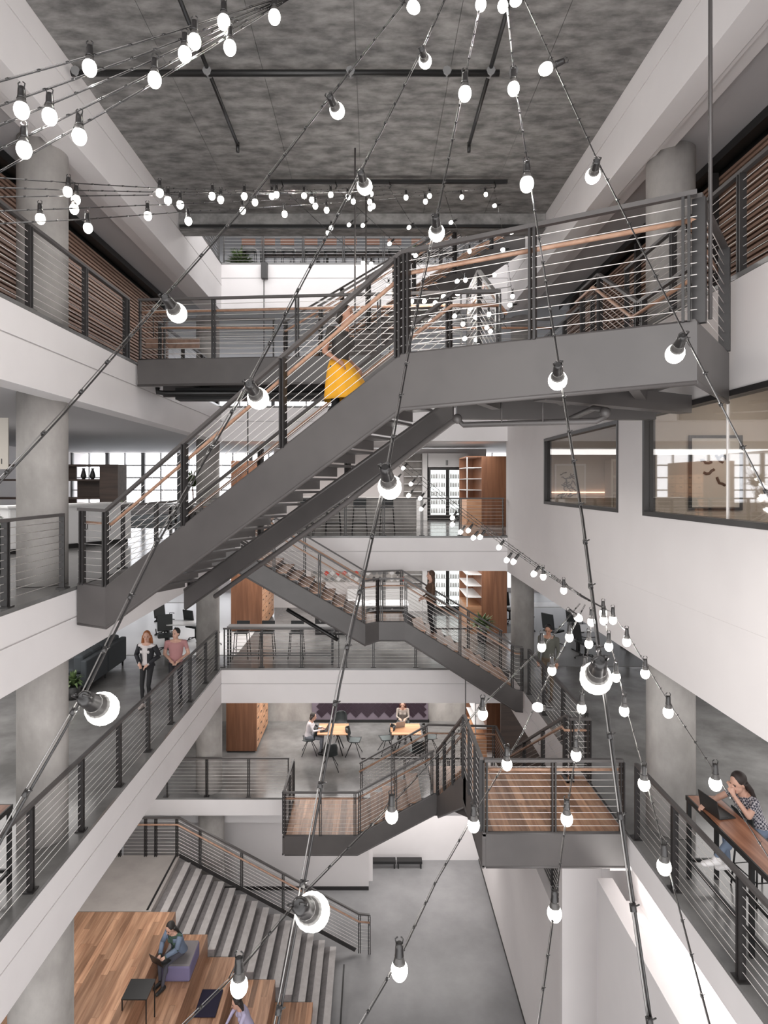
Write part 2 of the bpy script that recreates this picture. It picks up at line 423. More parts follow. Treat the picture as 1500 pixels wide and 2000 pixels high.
# lower right walls
struct('wall_right', MB().box(3.45, 3.6, 11.1, 20, 0, 4.1), M['wallwhite'])
struct('wall_right', MB().box(3.6, 7, 17.25, 17.35, 3.6, 6.2), M['darkwood'])
struct('wall_right', MB().box(3.36, 4.3, 10.9, 11.1, 0, 6.2), M['wallwhite'])
struct('floor', MB().box(3.6, 9, 11.1, 17, 3.55, 3.6), M['floor'])
struct('trim_43', MB().box(3.45, 3.69, -3, 9.46, 0, 6.15), M['white'])
struct('wall_right', MB().box(4.06, 4.3, -3, 10.88, 0, 6.76), M['white'])
struct('trim_48', MB().box(3.69, 4.06, -3, 9.46, 5.7, 5.8), M['white'])
struct('baseboard_right', MB().box(3.43, 3.45, -3, 20, 0, .05), M['steeld'])
# left lower dark wall behind the bleachers
struct('wall_left', MB().box(-7.7, -7.55, -3, 18.4, 0, 6.3), M['steel'])
# columns
def column(x, y, r, za, zb, lab):
    m = MB(); m.lathe([(r, 0), (r, zb-za)], (x, y, za), (0, 0, 1), 40)
    o = m.build('column', M['column']); tag(o, None, None, None, 'structure')
for za, zb in ((7.205, 9.97), (10.805, 13.51), (14.345, 17.06)):
    column(-4.70, 8.75, .33, za, zb, '')
for za, zb in ((7.205, 9.97), (10.805, 13.51), (14.345, 17.06)):
    column(-4.80, 17.9, .33, za, zb+.0, '')
column(-4.72, 8.75, .42, 0, 6.3, ''); column(-4.62, 17.35, .36, 3.6, 6.5, ''); column(-4.62, 17.6, .36, 0.0, 2.97, '')
for y in (9.0, 17.9):
    column(4.36, y, .33, 7.205, 9.8, '')
    column(4.36, y, .33, 14.345, 17.06, '')
# slatted corridor walls on level 5
def slat_wall(name, x, sgn, ya, yb, lab, cat='wall'):
    w = tag(thing(name, None, None, (x, (ya+yb)/2, 14.34)), kind='structure')
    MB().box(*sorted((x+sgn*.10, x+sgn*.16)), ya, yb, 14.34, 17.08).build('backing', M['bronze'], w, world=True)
    for i in range(33):
        z = 14.42+i*.075
        MB().box(*sorted((x, x+sgn*.05)), ya, yb, z, z+.042).build('slat', M['slat'], w, world=True)
slat_wall('wall_left', -5.55, -1, 1.5, 16.7, 'a'); slat_wall('wall_right', 5.25, 1, 1.5, 16.7, 'b')
for x in (-5.45, 5.15):
    struct('trim_44', MB().box(x-.09, x+.09, 1.5, 16.7, 16.94, 17.07), M['black'])
for y in (4.0, 6.55, 9.3, 12.0):
    struct('trim_45', MB().box(5.14, 5.24, y, y+.09, 14.345, 16.93), M['steeld'])
for y in (3.9, 6.3, 7.0, 9.9):
    struct('trim_46', MB().box(-5.52, -5.40, y, y+.09, 14.345, 16.93), M['black'])
# ---------------------------------------------------------------- railings
def off(p, n, d): return Vector((p[0]+n[0]*d, p[1]+n[1]*d, p[2]))
def railing(par, path, posts, h=1.05, nc=10, inward=None, wood_rail=False, cable_r=.0045, foot=0.0, top=True, closed=False, postw=.07, hr=.86, plate=False):
    """path: polyline of base points; posts: list of (segment, t). inward: unit plan vector for the handrail side"""
    P = [Vector(p) for p in path]
    if top:
        m = MB()
        for a, b in zip(P, P[1:]): m.obox(a+Vector((0,0,h)), b+Vector((0,0,h)), .055, .04)
        m.build('top_rail', M['steel'], par, world=True)
    for s, t in posts:
        a, b = P[s], P[s+1]; p = a.lerp(b, t); d = (b-a); d.z = 0; d.normalize(); nrm = Vector((-d.y, d.x, 0))
        m = MB()
        for k in ((-1, 1) if 0 < t < 1 else ((1,) if t == 0 else (-1,))):
            q = p+d*(.022*k if 0 < t < 1 else .03*k)
            m.obox(q+Vector((0,0,-foot)), q+Vector((0,0,h-.02)), .022, postw, up=tuple(d))
        if plate: m.obox(p-d*.07+Vector((0,0,.008)), p+d*.07+Vector((0,0,.008)), .13, .014)
        m.build('post', M['steeld'], par, world=True)
    for i in range(nc):
        z = h*(i+1)/(nc+1)
        MB().tube([p+Vector((0,0,z)) for p in P], cable_r, 4).build('cable', M['cable'], par, world=True)
    if wood_rail and inward:
        inn = Vector((inward[0], inward[1], 0))*.085
        q = [p+inn+Vector((0,0,hr)) for p in P]
        MB().tube(q, .023, 8).build('handrail', M['handrail'], par, world=True)
        m = MB()
        for s, t in posts:
            p = P[s].lerp(P[s+1], t)
            m.tube([p+Vector((0,0,hr-.09)), p+inn*.9+Vector((0,0,hr-.09)), p+inn+Vector((0,0,hr-.015))], .006, 5)
        m.build('bracket', M['steeld'], par, world=True)
def balcony(label, path, posts, **k):
    t = thing('balcony_railing', label, 'railing', tuple(path[0]), 0, k.pop('group', None))
    k.setdefault('plate', True)
    railing(t, path, posts, **k); return t
def evenly(n): return [(0, i/(n-1)) for i in range(n)]
def along(ya, yb, first, step):
    L = []; y = first
    while y <= yb+1e-6:
        L.append((0, (y-ya)/(yb-ya))); y += step
    return [(0, 0)]+[q for q in L if 0.02 < q[1] < .98]+[(0, 1)]
balcony('long cable railing of the third floor walkway on the left, beside the couple', [(-4.22, 4.9, 7.2), (-4.22, 16.6, 7.2)], along(4.9, 16.6, 6.26, 1.32))
balcony('short cable railing at far left of the fourth floor, by the column', [(-4.22, 4.4, 10.8), (-4.22, 8.37, 10.8)], along(4.4, 8.37, 5.75, 1.31), h=1.0)
balcony('cable railing of the fourth floor left walkway behind the main flight', [(-4.22, 10.35, 10.8), (-4.22, 13.6, 10.8)], evenly(3))
balcony('upper left walkway railing of the fifth floor beside the tall column', [(-4.2, 4.6, 14.34), (-4.2, 10.56, 14.34)], along(4.6, 10.56, 6.05, 1.46))
balcony('left walkway railing of the fifth floor behind the bridge', [(-4.2, 12.1, 14.34), (-4.2, 16.6, 14.34)], evenly(4))
balcony('near right cable railing beside the bar with the laptop', [(3.73, 3.9, 7.2), (3.73, 8.70, 7.2)], [(0, 0), (0, .2), (0, .485), (0, .77), (0, 1)])
balcony('right third floor railing running away behind the wooden landing', [(3.73, 10.7, 7.2), (3.73, 14.7, 7.2)], evenly(4))
balcony('right fifth floor railing beside the slatted wall and column', [(3.73, 10.4, 14.34), (3.73, 16.6, 14.34)], evenly(5))
balcony('near right fifth floor railing at the frame edge', [(3.75, 3.4, 14.34), (3.75, 9.1, 14.34)], evenly(5))
balcony('back cable railing of the fourth floor before the fridge and bar stools', [(-3.9, 16.85, 10.8), (3.6, 16.85, 10.8)], [(0, .0), (0, .14), (0, .28), (0, .42), (0, .56), (0, .70), (0, .84), (0, 1)], h=1.02)
balcony('back railing of the third floor in front of the three bar stools', [(-4.1, 16.85, 7.2), (-.9, 16.85, 7.2)], [(0, .0), (0, .33), (0, .67), (0, 1)])
balcony('back railing of the third floor under the wooden stair landing', [(-.75, 16.85, 7.2), (3.1, 16.85, 7.2)], [(0, 0), (0, .2), (0, .5), (0, 1)])
balcony('second floor back railing to the left of the dark lower landing', [(-5.7, 16.95, 3.6), (-2.3, 16.95, 3.6)], [(0, 0), (0, .33), (0, .67), (0, 1)])
balcony('second floor back railing to the right of the lower landing', [(-.32, 16.95, 3.6), (3.3, 16.95, 3.6)], evenly(4))
balcony('top floor railing across the back in front of brown bar chairs', [(-4.1, 16.8, 18.24), (3.6, 16.8, 18.24)], evenly(8), h=1.0, cable_r=.004)
balcony('top floor side railing above the left white beam', [(-4.2, 13.45, 18.24), (-4.2, 16.75, 18.24)], evenly(4), h=1.0, cable_r=.004)
balcony('railing of the lower right passage under the wooden landing', [(3.66, 11.2, 3.6), (3.66, 16.4, 3.6)], evenly(5))
# ---------------------------------------------------------------- stairs
def stringer(par, top, depth, out=(0, -1), th=.05, label=None, name='stringer'):
    """top: polyline of top-edge points; depth: per-point vertical depth; out: plan side of the visible face"""
    m = MB(); n = len(top); T = [Vector(t) for t in top]; o = Vector((out[0], out[1], 0)).normalized()
    base = 0
    for i, p in enumerate(T):
        for q in (p, p-Vector((0,0,depth[i])), p-Vector((0,0,depth[i]))-o*th, p-o*th): m.v.append(tuple(q))
    for i in range(n-1):
        a, b = i*4, (i+1)*4
        for j in range(4): m.face([a+j, a+(j+1) % 4, b+(j+1) % 4, b+j])
    m.face([0, 3, 2, 1]); k = (n-1)*4; m.face([k, k+1, k+2, k+3])
    ob = m.build(name, M['steel'], par, world=True)
    m = MB(); m.tube([p-Vector((0,0,depth[i]))-o*.012 for i, p in enumerate(T)], .022, 8)
    m.tube([p-o*.03+Vector((0,0,-.006)) for p in T], .030, 6)
    m.build('flange', M['steel'], par, world=True)
    return ob
def flight(par, p0, p1, wv, n, mat='steel', woodtop=False, lip=.11, name='tread', inset=.05):
    """n risers from p0 (bottom nosing, near side) to p1 (top, near side); wv: width vector"""
    p0 = Vector(p0); p1 = Vector(p1); wv = Vector((wv[0], wv[1], 0)); d = p1-p0; rise = d.z/n; run = Vector((d.x, d.y, 0))/n
    u = wv.normalized(); r = run.normalized()
    for i in range(n):
        a = p0+run*i+u*inset; z = p0.z+rise*(i+1); c = Vector((a.x, a.y, z))
        if i == n-1: break
        L = wv.length-2*inset
        m = MB()
        s = c+run*.5+Vector((0,0,-.045)); m.obox(s, s+u*L, run.length+.03, .03, up=tuple(r))
        s = c+r*.01+Vector((0,0,-.03-lip/2)); m.obox(s, s+u*L, .025, lip, up=tuple(r))
        t = m.build(name, M[mat], par, world=True)
        if woodtop:
            s = c+run*.5+Vector((0,0,-.015)); 
            o = MB(); o.obox(s, s+u*L, run.length+.02, .03, up=tuple(r)); o.build('tread_board', M['treadwood'], par, world=True)
            if woodtop == 2:
                s = c+r*.03+Vector((0,0,-rise/2-.02)); o = MB(); o.obox(s, s+u*L, .02, rise-.03, up=tuple(r)); o.build('riser_board', M['treadwood'], par, world=True)
def planks(par, x0, x1, y0, y1, z, wdt=.13, axis='y', Lm=(1.1, 2.2), mat='floorwood', th=.025):
    if axis == 'y':
        k = max(1, round((x1-x0)/wdt)); w = (x1-x0)/k
        for i in range(k):
            y = y0; first = True
            while y < y1-1e-3:
                L = random.uniform(*Lm)*(random.uniform(.3, 1) if first else 1); first = False
                e = min(y1, y+L)
                if y1-e < .25: e = y1
                m = MB(); cx, cy = x0+(i+.5)*w, (y+e)/2
                m.box(-w/2+.0006, w/2-.0006, -(e-y)/2+.0015, (e-y)/2-.0015, 0, th)
                o = m.build('plank', M[mat], par)
                pl = Vector((0, 0, 0)); q = par
                while q is not None: pl += Vector(q.location); q = q.parent
                o.location = (cx-pl.x, cy-pl.y, z-th-pl.z); y = e
U = Vector((.881, -.473, 0)); V = Vector((.473, .881, 0))        # main flight: run and width directions
# --- main flight (fourth floor to half landing)
SC = thing('steel_staircase', 'big diagonal grey steel staircase across the middle, walked by a woman in a yellow skirt', 'staircase', (-1.7, 8.0, 10.8))
A0 = Vector((-4.10, 8.52, 10.84)); A1 = Vector((-3.67, 8.43, 10.80)); A2 = Vector((.30, 6.30, 13.55)); A3 = Vector((2.65, 5.02, 13.55))
W = 1.5
stringer(SC, [A0, A1, A2, A3], [.56, .56, .56, .50], (-.473, -.881))
B1 = A1+V*W; B0 = Vector((-4.10, B1.y+.2, 10.8)); B2 = A2+V*W
stringer(SC, [B1+Vector((0,0,-.26)), B2+Vector((0,0,-.26))], [.30, .30], (.473, .881), name='far_stringer')
MB().prism([(-4.1, 8.56), (-3.67, 8.47), (B1.x, B1.y-.05), (-4.1, B1.y+.2)], 10.68, 10.79).build('landing_plate', M['steel'], SC, world=True)
flight(SC, (A1.x, A1.y, 10.60), (A2.x, A2.y, 13.36), V*W, 16, woodtop=0, lip=.15)
C2Y = 7.85
lp = [(A2.x, A2.y+.04), (A3.x, A3.y+.05), (3.58, 6.28), (3.58, C2Y), (1.5, C2Y), (B2.x, B2.y)]
MB().prism(lp, 13.38, 13.46).build('landing_plate', M['steel'], SC, world=True)
MB().prism([(x*.985+.02, y*.985+.08) for x, y in lp], 13.46, 13.49).build('landing_floor', M['treadwood'], SC, world=True)
stringer(SC, [A3, Vector((3.62, 6.24, 13.55))], [.50, .50], (.79, -.61), name='end_stringer')
m = MB()
for t in (.2, .5, .8):
    a = A2.lerp(A3, t); b = Vector((min(3.5, a.x+V.x*1.5), a.y+V.y*1.5, 0))
    m.obox((a.x+V.x*.06, a.y+V.y*.06, 13.24), (b.x, b.y, 13.24), .10, .26)
m.obox((1.05, 7.72, 13.2), (3.56, 7.78, 13.2), .12, .34)
m.obox((1.6, 5.9, 13.12), (3.56, 7.0, 13.12), .16, .20)
m.build('beam', M['steel'], SC, world=True)
g = sub('railing', SC)
railing(g, [A0+Vector((0,.03,-.02)), A1+Vector((0,.03,0)), A2+Vector((0,.03,0)), A3], [(0, .15), (0, .97), (1, .325), (1, .665), (1, .99), (2, .02), (2, .5), (2, .97)], inward=(.473, .881), wood_rail=True, h=1.05, cable_r=.004)
g = sub('railing', SC)
E3 = Vector((3.60, 6.26, 13.55))
railing(g, [A3+Vector((.04,.05,0)), E3], [(0, 0.02), (0, .93)], inward=(-.79, .61), wood_rail=True, h=1.05, postw=.1, cable_r=.004)
g = sub('railing', SC)
railing(g, [B1, B2, Vector((1.58, 7.6, 13.55))], [(0, .02), (0, .33), (0, .66), (0, .985), (1, .95)], inward=(-.473, -.881), wood_rail=True, foot=.4)
# short flight up to the bridge
SF = thing('short_staircase', 'short steel flight rising from the half landing to the fifth floor bridge, right', 'staircase', (2.5, 8.5, 13.45))
flight(SF, (1.58, C2Y, 13.47), (1.58, 9.25, 14.34), (1.82, 0), 5, woodtop=1)
for x, o in ((1.58, (-1, 0)), (3.42, (1, 0))):
    stringer(SF, [(x, C2Y-.15, 13.55), (x, C2Y, 13.57), (x, 9.25, 14.40), (x, 9.3, 14.4)], [.3, .35, .4, .4], o)
g = sub('railing', SF); railing(g, [(1.58, 7.7, 13.5), (1.58, 9.15, 14.34), (1.58, 10.15, 14.34)], [(0, .03), (0, .97), (1, .95)], inward=(1, 0), wood_rail=True)
g = sub('railing', SF); railing(g, [(3.42, 6.5, 13.5), (3.42, 7.9, 13.5), (3.42, 9.3, 14.34), (3.42, 10.1, 14.34)], [(0, .03), (0, .9), (1, .03), (1, .97), (2, .9)], inward=(-1, 0), wood_rail=True)
# bridge on level 5
BR = thing('steel_bridge', 'grey steel bridge crossing behind the woman in yellow, with cable rails', 'bridge', (-1, 11, 14.34))
Q0 = Vector((-4.08, 10.66, 14.37)); Q1 = Vector((1.5, 10.2, 14.37))
stringer(BR, [Q0, Q1], [.44, .44], (0, -1)); stringer(BR, [(-4.08, 12.0, 14.37), (3.6, 12.0, 14.37)], [.44, .44], (0, 1))
MB().prism([(-4.08, 10.73), (1.5, 10.27), (1.62, 9.3), (3.6, 9.3), (3.6, 11.93), (-4.08, 11.93)], 14.16, 14.24).build('deck_plate', M['steel'], BR, world=True)
MB().prism([(-4.08, 10.73), (1.5, 10.27), (1.62, 9.3), (3.6, 9.3), (3.6, 11.93), (-4.08, 11.93)], 14.24, 14.34).build('deck', M['treadwood'], BR, world=True)
m = MB()
for x in (-3.2, -1.8, -.4, 1.0, 2.4): m.box(x-.05, x+.05, 10.8, 11.9, 13.98, 14.15)
m.box(-3.6, 3.4, 11.2, 11.5, 13.76, 13.97)
m.build('beam', M['black'], BR, world=True)
g = sub('railing', BR); railing(g, [Q0+Vector((0,.04,0)), Q1+Vector((0,.04,0))], [(0, 0), (0, .24), (0, .50), (0, .75), (0, 1)], inward=(0, 1), wood_rail=True)
g = sub('railing', BR); railing(g, [(-4.08, 11.95, 14.37), (-1.9, 11.95, 14.37)], [(0, 0), (0, .45), (0, 1)], inward=(0, -1), wood_rail=True)
g = sub('railing', BR); railing(g, [(.3, 11.95, 14.37), (3.5, 11.95, 14.37)], [(0, 0), (0, .5), (0, 1)], inward=(0, -1), wood_rail=True)
MB().tube([pt(308, 757, 10.9), pt(308, 766, 10.9), pt(325, 768, 10.9), pt(760, 768, 10.9)], .045, 8).build('pipe', M['black'], BR, world=True)
# stair to the top floor
SD = thing('upper_staircase', 'steel staircase climbing right to the top floor behind the hanging bulbs', 'staircase', (0, 12, 14.34))
D0 = Vector((-1.0, 11.25, 14.42)); D1 = Vector((3.6, 14.5, 18.30)); ud = Vector((D1.x-D0.x, D1.y-D0.y, 0)).normalized(); vd = Vector((-ud.y, ud.x, 0))
stringer(SD, [D0, D1], [.55, .55], (ud.y, -ud.x)); stringer(SD, [D0+vd*1.4, D1+vd*1.4], [.55, .55], tuple(vd[:2]), name='far_stringer')
flight(SD, D0-Vector((0,0,.07)), D1-Vector((0,0,.06)), vd*1.4, 22, woodtop=1)
g = sub('railing', SD); railing(g, [D0, D1], [(0, .01), (0, .2), (0, .4), (0, .6), (0, .8), (0, .99)], inward=tuple(vd[:2]), wood_rail=True)
g = sub('railing', SD); railing(g, [D0+vd*1.4, D1+vd*1.4], [(0, .01), (0, .25), (0, .5), (0, .75), (0, .99)], inward=(-vd.x, -vd.y), wood_rail=True)
# --- stair from fourth to third floor (crossing at the back)
SB = thing('steel_staircase', 'lower steel staircase with a wooden landing at half height, with a woman standing on it', 'staircase', (0, 15.6, 8.8))
b0 = Vector((-4.1, 14.1, 10.82)); b1 = Vector((-3.37, 14.2, 10.82)); b2 = Vector((-.18, 14.74, 8.84)); b3 = Vector((.15, 14.93, 8.86)); b4 = Vector((.78, 14.93, 8.86)); b5 = Vector((3.45, 14.8, 7.24)); b6 = Vector((3.62, 14.8, 7.22))
stringer(SB, [b0, b1, b2, b3, b4, b5, b6], [.5, .5, .50, .45, .45, .5, .5], (0, -1))
wB = 1.55
stringer(SB, [b1+Vector((0,wB,0)), b2+Vector((0,wB,0)), b4+Vector((0,wB-.1,0)), b5+Vector((0,wB,0)), b6+Vector((0,wB,0))], [.45]*5, (0, 1), name='far_stringer')
MB().prism([(-4.1, 14.15), (-3.37, 14.25), (-3.37, 15.7), (-4.1, 15.7)], 10.7, 10.79).build('landing_plate', M['steel'], SB, world=True)
flight(SB, (b2.x, b2.y, 8.82), (b1.x, b1.y, 10.80), (0, wB), 12, woodtop=1)
flight(SB, (b5.x-.1, b5.y, 7.2), (b4.x, b4.y, 8.82), (0, wB), 10, woodtop=2)
MB().prism([(b2.x, b2.y+.05), (.15, 14.98), (.78, 14.98), (.78, 16.35), (b2.x, 16.25)], 8.70, 8.79).build('landing_plate', M['steel'], SB, world=True)
lf = sub('landing_floor', SB); planks(lf, b2.x+.0, .78, 14.99, 16.33, 8.82, .105)
g = sub('railing', SB); railing(g, [b0+Vector((0,.04,0)), b1+Vector((0,.04,0)), b2+Vector((0,.04,0)), b3+Vector((0,.04,0)), b4+Vector((0,.04,0)), b5+Vector((0,.04,0)), b6+Vector((0,.04,0))],
    [(0, .2), (1, .02), (1, .33), (1, .66), (1, .985), (2, .9), (3, .1), (4, .01), (4, .5), (4, .97), (5, .9)], inward=(0, 1), wood_rail=True)
g = sub('railing', SB); railing(g, [b1+Vector((0,wB,0)), b2+Vector((0,wB,0)), b4+Vector((0,wB-.1,0)), b5+Vector((0,wB,0))], [(0, .02), (0, .5), (0, .98), (1, .5), (1, .98), (2, .33), (2, .66), (2, .98)], inward=(0, -1), wood_rail=True)
# sprinkler pipe with end under the flight
m = MB(); m.tube([pt(560, 1190, 15.4), pt(648, 1243, 15.4), pt(660, 1250, 15.4)], .05, 8); m.tube([pt(655, 1248, 15.4), pt(657, 1238, 15.4), pt(680, 1238, 15.2)], .03, 6)
m.build('pipe', M['black'], SB, world=True)
# --- stair from third to second floor
SA = thing('steel_staircase', 'lowest steel staircase turning between a long dark landing and the sunny wooden landing at right', 'staircase', (1, 13, 3.6))
a0 = Vector((-2.2, 14.95, 3.64)); a1 = Vector((-.38, 14.95, 3.64)); a2 = Vector((1.50, 14.95, 4.66)); a3 = Vector((1.56, 14.95, 4.66))
stringer(SA, [a0+Vector((.052,0,0)), a1, a2, a3], [.46, .46, .5, .5], (0, -1))
stringer(SA, [a0+Vector((0,1.88,0)), a0], [.44, .44], (-1, 0), name='end_stringer')
MB().prism([(-2.16, 15.0), (-.36, 15.0), (-.36, 16.85), (-2.16, 16.85)], 3.42, 3.57).build('landing_plate', M['steel'], SA, world=True)
lf = sub('landing_floor', SA); planks(lf, -2.14, -.36, 15.0, 16.85, 3.6, .16)
flight(SA, (-.36, 14.95, 3.6), (1.5, 14.95, 4.62), (0, 1.6), 6, woodtop=2)
MB().prism([(1.5, 15.0), (3.35, 15.0), (3.35, 16.55), (1.5, 16.55)], 4.44, 4.59).build('landing_plate', M['steel'], SA, world=True)
lf = sub('landing_floor', SA); planks(lf, 1.5, 3.35, 15.0, 16.55, 4.62, .16)
x0, x1 = 1.56, 3.30
flight(SA, (x0, 14.95, 4.62), (x0, 10.6, 7.2), (x1-x0, 0), 15, woodtop=2)
for x, o in ((x0, (-1, 0)), (x1, (1, 0))):
    stringer(SA, [(x, 15.0, 4.70), (x, 14.7, 4.74), (x, 10.55, 7.23), (x, 10.3, 7.23)], [.5, .5, .55, .5], o)
# right-hand landing
ya, yb = 8.75, 10.6
stringer(SA, [(x0, 10.6, 7.23), (x0, ya, 7.23)], [.47, .47], (-1, 0), name='side_stringer')
stringer(SA, [(x0+.052, ya, 7.23), (3.62, ya, 7.23)], [.47, .47], (0, -1), name='front_stringer')
MB().prism([(x0+.05, ya+.05), (3.6, ya+.05), (3.6, yb), (x0+.05, yb)], 7.05, 7.17).build('landing_plate', M['steel'], SA, world=True)
lf = sub('landing_floor', SA); planks(lf, x0+.05, 3.62, ya+.05, yb, 7.2, .135)
MB().obox((1.7, 10.4, 6.75), (3.4, 10.4, 6.75), .12, .3).obox((1.62, 12.4, 5.7), (2.0, 10.7, 6.35), .1, .12).build('beam', M['steel'], SA, world=True)
g = sub('railing', SA); railing(g, [a0+Vector((.02,.04,0)), a1+Vector((0,.04,0)), a2+Vector((0,.04,0))], [(0, 0), (0, .5), (0, .97), (1, .03), (1, .5), (1, .97)], inward=(0, 1), wood_rail=True, h=1.05)
g = sub('railing', SA); railing(g, [a0+Vector((.03,1.85,0)), a0+Vector((.03,.05,0))], [(0, 0.05), (0, .5), (0, .95)], h=1.05, postw=.1)
g = sub('railing', SA); railing(g, [(-.36, 16.6, 3.62), (1.5, 16.6, 4.66), (3.3, 16.5, 4.66), (3.3, 15, 4.66)], [(0, .03), (0, .5), (0, .97), (1, .5), (1, .97), (2, .9)], inward=(0, -1), wood_rail=True)
g = sub('railing', SA); railing(g, [(x0, 14.9, 4.68), (x0, 10.45, 7.23), (x0, ya+.06, 7.23)], [(0, .02), (0, .34), (0, .67), (0, .98), (1, .35), (1, .7), (1, .98)], inward=(1, 0), wood_rail=True)
g = sub('railing', SA); railing(g, [(x1, 14.9, 4.68), (x1, 10.45, 7.23), (x1, 10.3, 7.23), (3.66, 10.3, 7.23)], [(0, .02), (0, .34), (0, .67), (0, .98), (2, .1), (2, .9)], inward=(-1, 0), wood_rail=True)
g = sub('railing', SA); railing(g, [(x0+.04, ya+.05, 7.23), (3.58, ya+.05, 7.23)], [(0, .005), (0, .5), (0, .995)], inward=(0, 1), wood_rail=True, h=1.03, cable_r=.0045)
# ---------------------------------------------------------------- lobby stair and bleachers (ground floor, left)
YE, ZT = 16.0, 2.55
LS = thing('lobby_staircase', 'wide grey striped lobby stair descending right beside the wooden bleachers', 'staircase', (-2.8, 15, 0))
XT = -5.04; n = 15; run = 4.36/n; rise = ZT/n
EDG = [(-4.45, 2.55), (-3.73, 2.04), (-3.05, 1.53), (-2.2, 1.02), (-1.35, .51)]   # bleacher tiers: right edge, top
YB = 13.88
def tier_y(x): return 9.0
for i in range(n):
    xa_, xb_ = XT+i*run, XT+(i+1)*run; z = ZT-(i+1)*rise
    if z < .02: break
    ynear = 9.3 if xb_ > -1.30 else YB+.02
    MB().box(xa_, xb_, ynear, YE, max(0, z-.9), z-.02).build('step_block', M['riser'], LS, world=True)
    m = MB().box(xa_+.15, xb_+.02, ynear, YE, z-.02, z); m.mat(1).box(xa_+.03, xa_+.15, ynear, YE, z-.02, z); m.build('tread', [M['step'], M['riser']], LS, world=True)
MB().box(-7.5, XT, YB+.02, YE, 0, ZT-.02).mat(0).build('landing_block', M['landgrey'], LS, world=True)
MB().box(-7.5, XT+.02, YB+.02, YE, ZT-.02, ZT).build('landing_floor', M['landgrey'], LS, world=True)
MB().box(XT-.10, XT-.05, YB+.05, YE-.05, ZT, ZT+.006).build('nosing_strip', M['black'], LS, world=True)
MB().box(-.74, -.70, 9.3, YE-.6, .172, .178).build('nosing_strip', M['black'], LS, world=True)
g = sub('railing', LS)
railing(g, [(-6.6, YE-.04, ZT), (XT, YE-.04, ZT), (-.36, YE-.04, .05), (-.08, YE-.04, .02)], [(0, .02), (0, .45), (0, .62), (0, .97), (1, .12), (1, .35), (1, .58), (1, .78), (2, .05), (2, .97)], inward=(0, -1), wood_rail=True, h=1.0)
MB().obox((XT, YE-.01, ZT+.02), (-.45, YE-.01, .1), .05, .10).build('side_skirt', M['steeld'], LS, world=True)
BLC = thing('bleacher_seating', 'broad walnut plank bleachers stepping down beside the striped stair', 'seating', (-4, 11, 0))
prevx = -7.45
for k, (xe, z) in enumerate(EDG):
    x0_ = prevx; y1_ = YB
    MB().box(x0_, xe-.02, 9.3, y1_-.01, max(0, z-.55), z-.03).build('tier_block', M['darkwood'], BLC, world=True)
    t = sub('tier', BLC)
    planks(t, x0_, xe, 9.3, y1_, z, .128, Lm=(.9, 2.4))
    MB().box(xe-.018, xe, 9.3, y1_, z-.51, z-.026).build('riser_board', M['treadwood'], BLC, world=True)
    prevx = xe
def tag_m(mb, name, mat, label, cat, group=None, **k): return tag(mb.build(name, mat, **k), label, cat, group)
# cushion
m = MB(); m.mat(1).box(-.39, .39, -.37, .37, 0, .34); m.v[4:8] = [(x*1.0, y, z) for x, y, z in m.v[4:8]]
cu = m.build('cushion_block', [M['cushtop'], M['cushside']], bevel=.05); cu.location = (-3.98, 12.82, 2.045)
for p_ in cu.data.polygons: p_.material_index = 0 if p_.normal.z > .5 else 1
cu.location = (-3.98+.62, 12.82, 1.535); tag(cu, 'large grey and lilac cushion block under the seated woman', 'cushion')
cu.location = (-4.05+.0, 12.9, 2.045); cu.scale = (.82, 1, 1)
nv = tag_m(MB().box(-.22, .22, -.33, .33, 0, .04), 'floor_cushion', M['navy'], 'flat dark navy cushion lying on a lower wooden tier', 'cushion', bevel=.015); nv.location = (-3.37, 12.62, 1.535)
tl = tag_m(MB().box(-.2, .2, -.26, .26, 0, .05), 'floor_cushion', M['teal'], 'flat teal cushion at the bottom edge beside the dark haired person', 'cushion', bevel=.015); tl.location = (-2.82, 12.4, 1.035)
tb = thing('side_table', 'small black metal side table straddling two wooden tiers', 'table', (-4.38, 11.5, 2.05))
MB().box(-.235, .235, -.235, .235, .70, .718).build('table_top', M['black'], tb)
for x, y, z in ((-.22, -.22, .5), (-.22, .22, .5), (.22, -.22, 0), (.22, .22, 0)):
    MB().box(x-.01, x+.01, y-.01, y+.01, z+.003, .70).build('leg', M['black'], tb)
# bench seen under the level 2 floor
bn = thing('wall_bench', 'long low black bench against the bright ground floor wall', 'bench', (.75, 19.6, 0))
for x in (-.42, .42):
    MB().box(x-.40, x+.40, -.12, .12, .16, .24).build('seat', M['black'], bn)
    for q in (-.36, .36): MB().box(x+q-.02, x+q+.02, -.1, .1, 0, .16).build('leg', M['black'], bn)
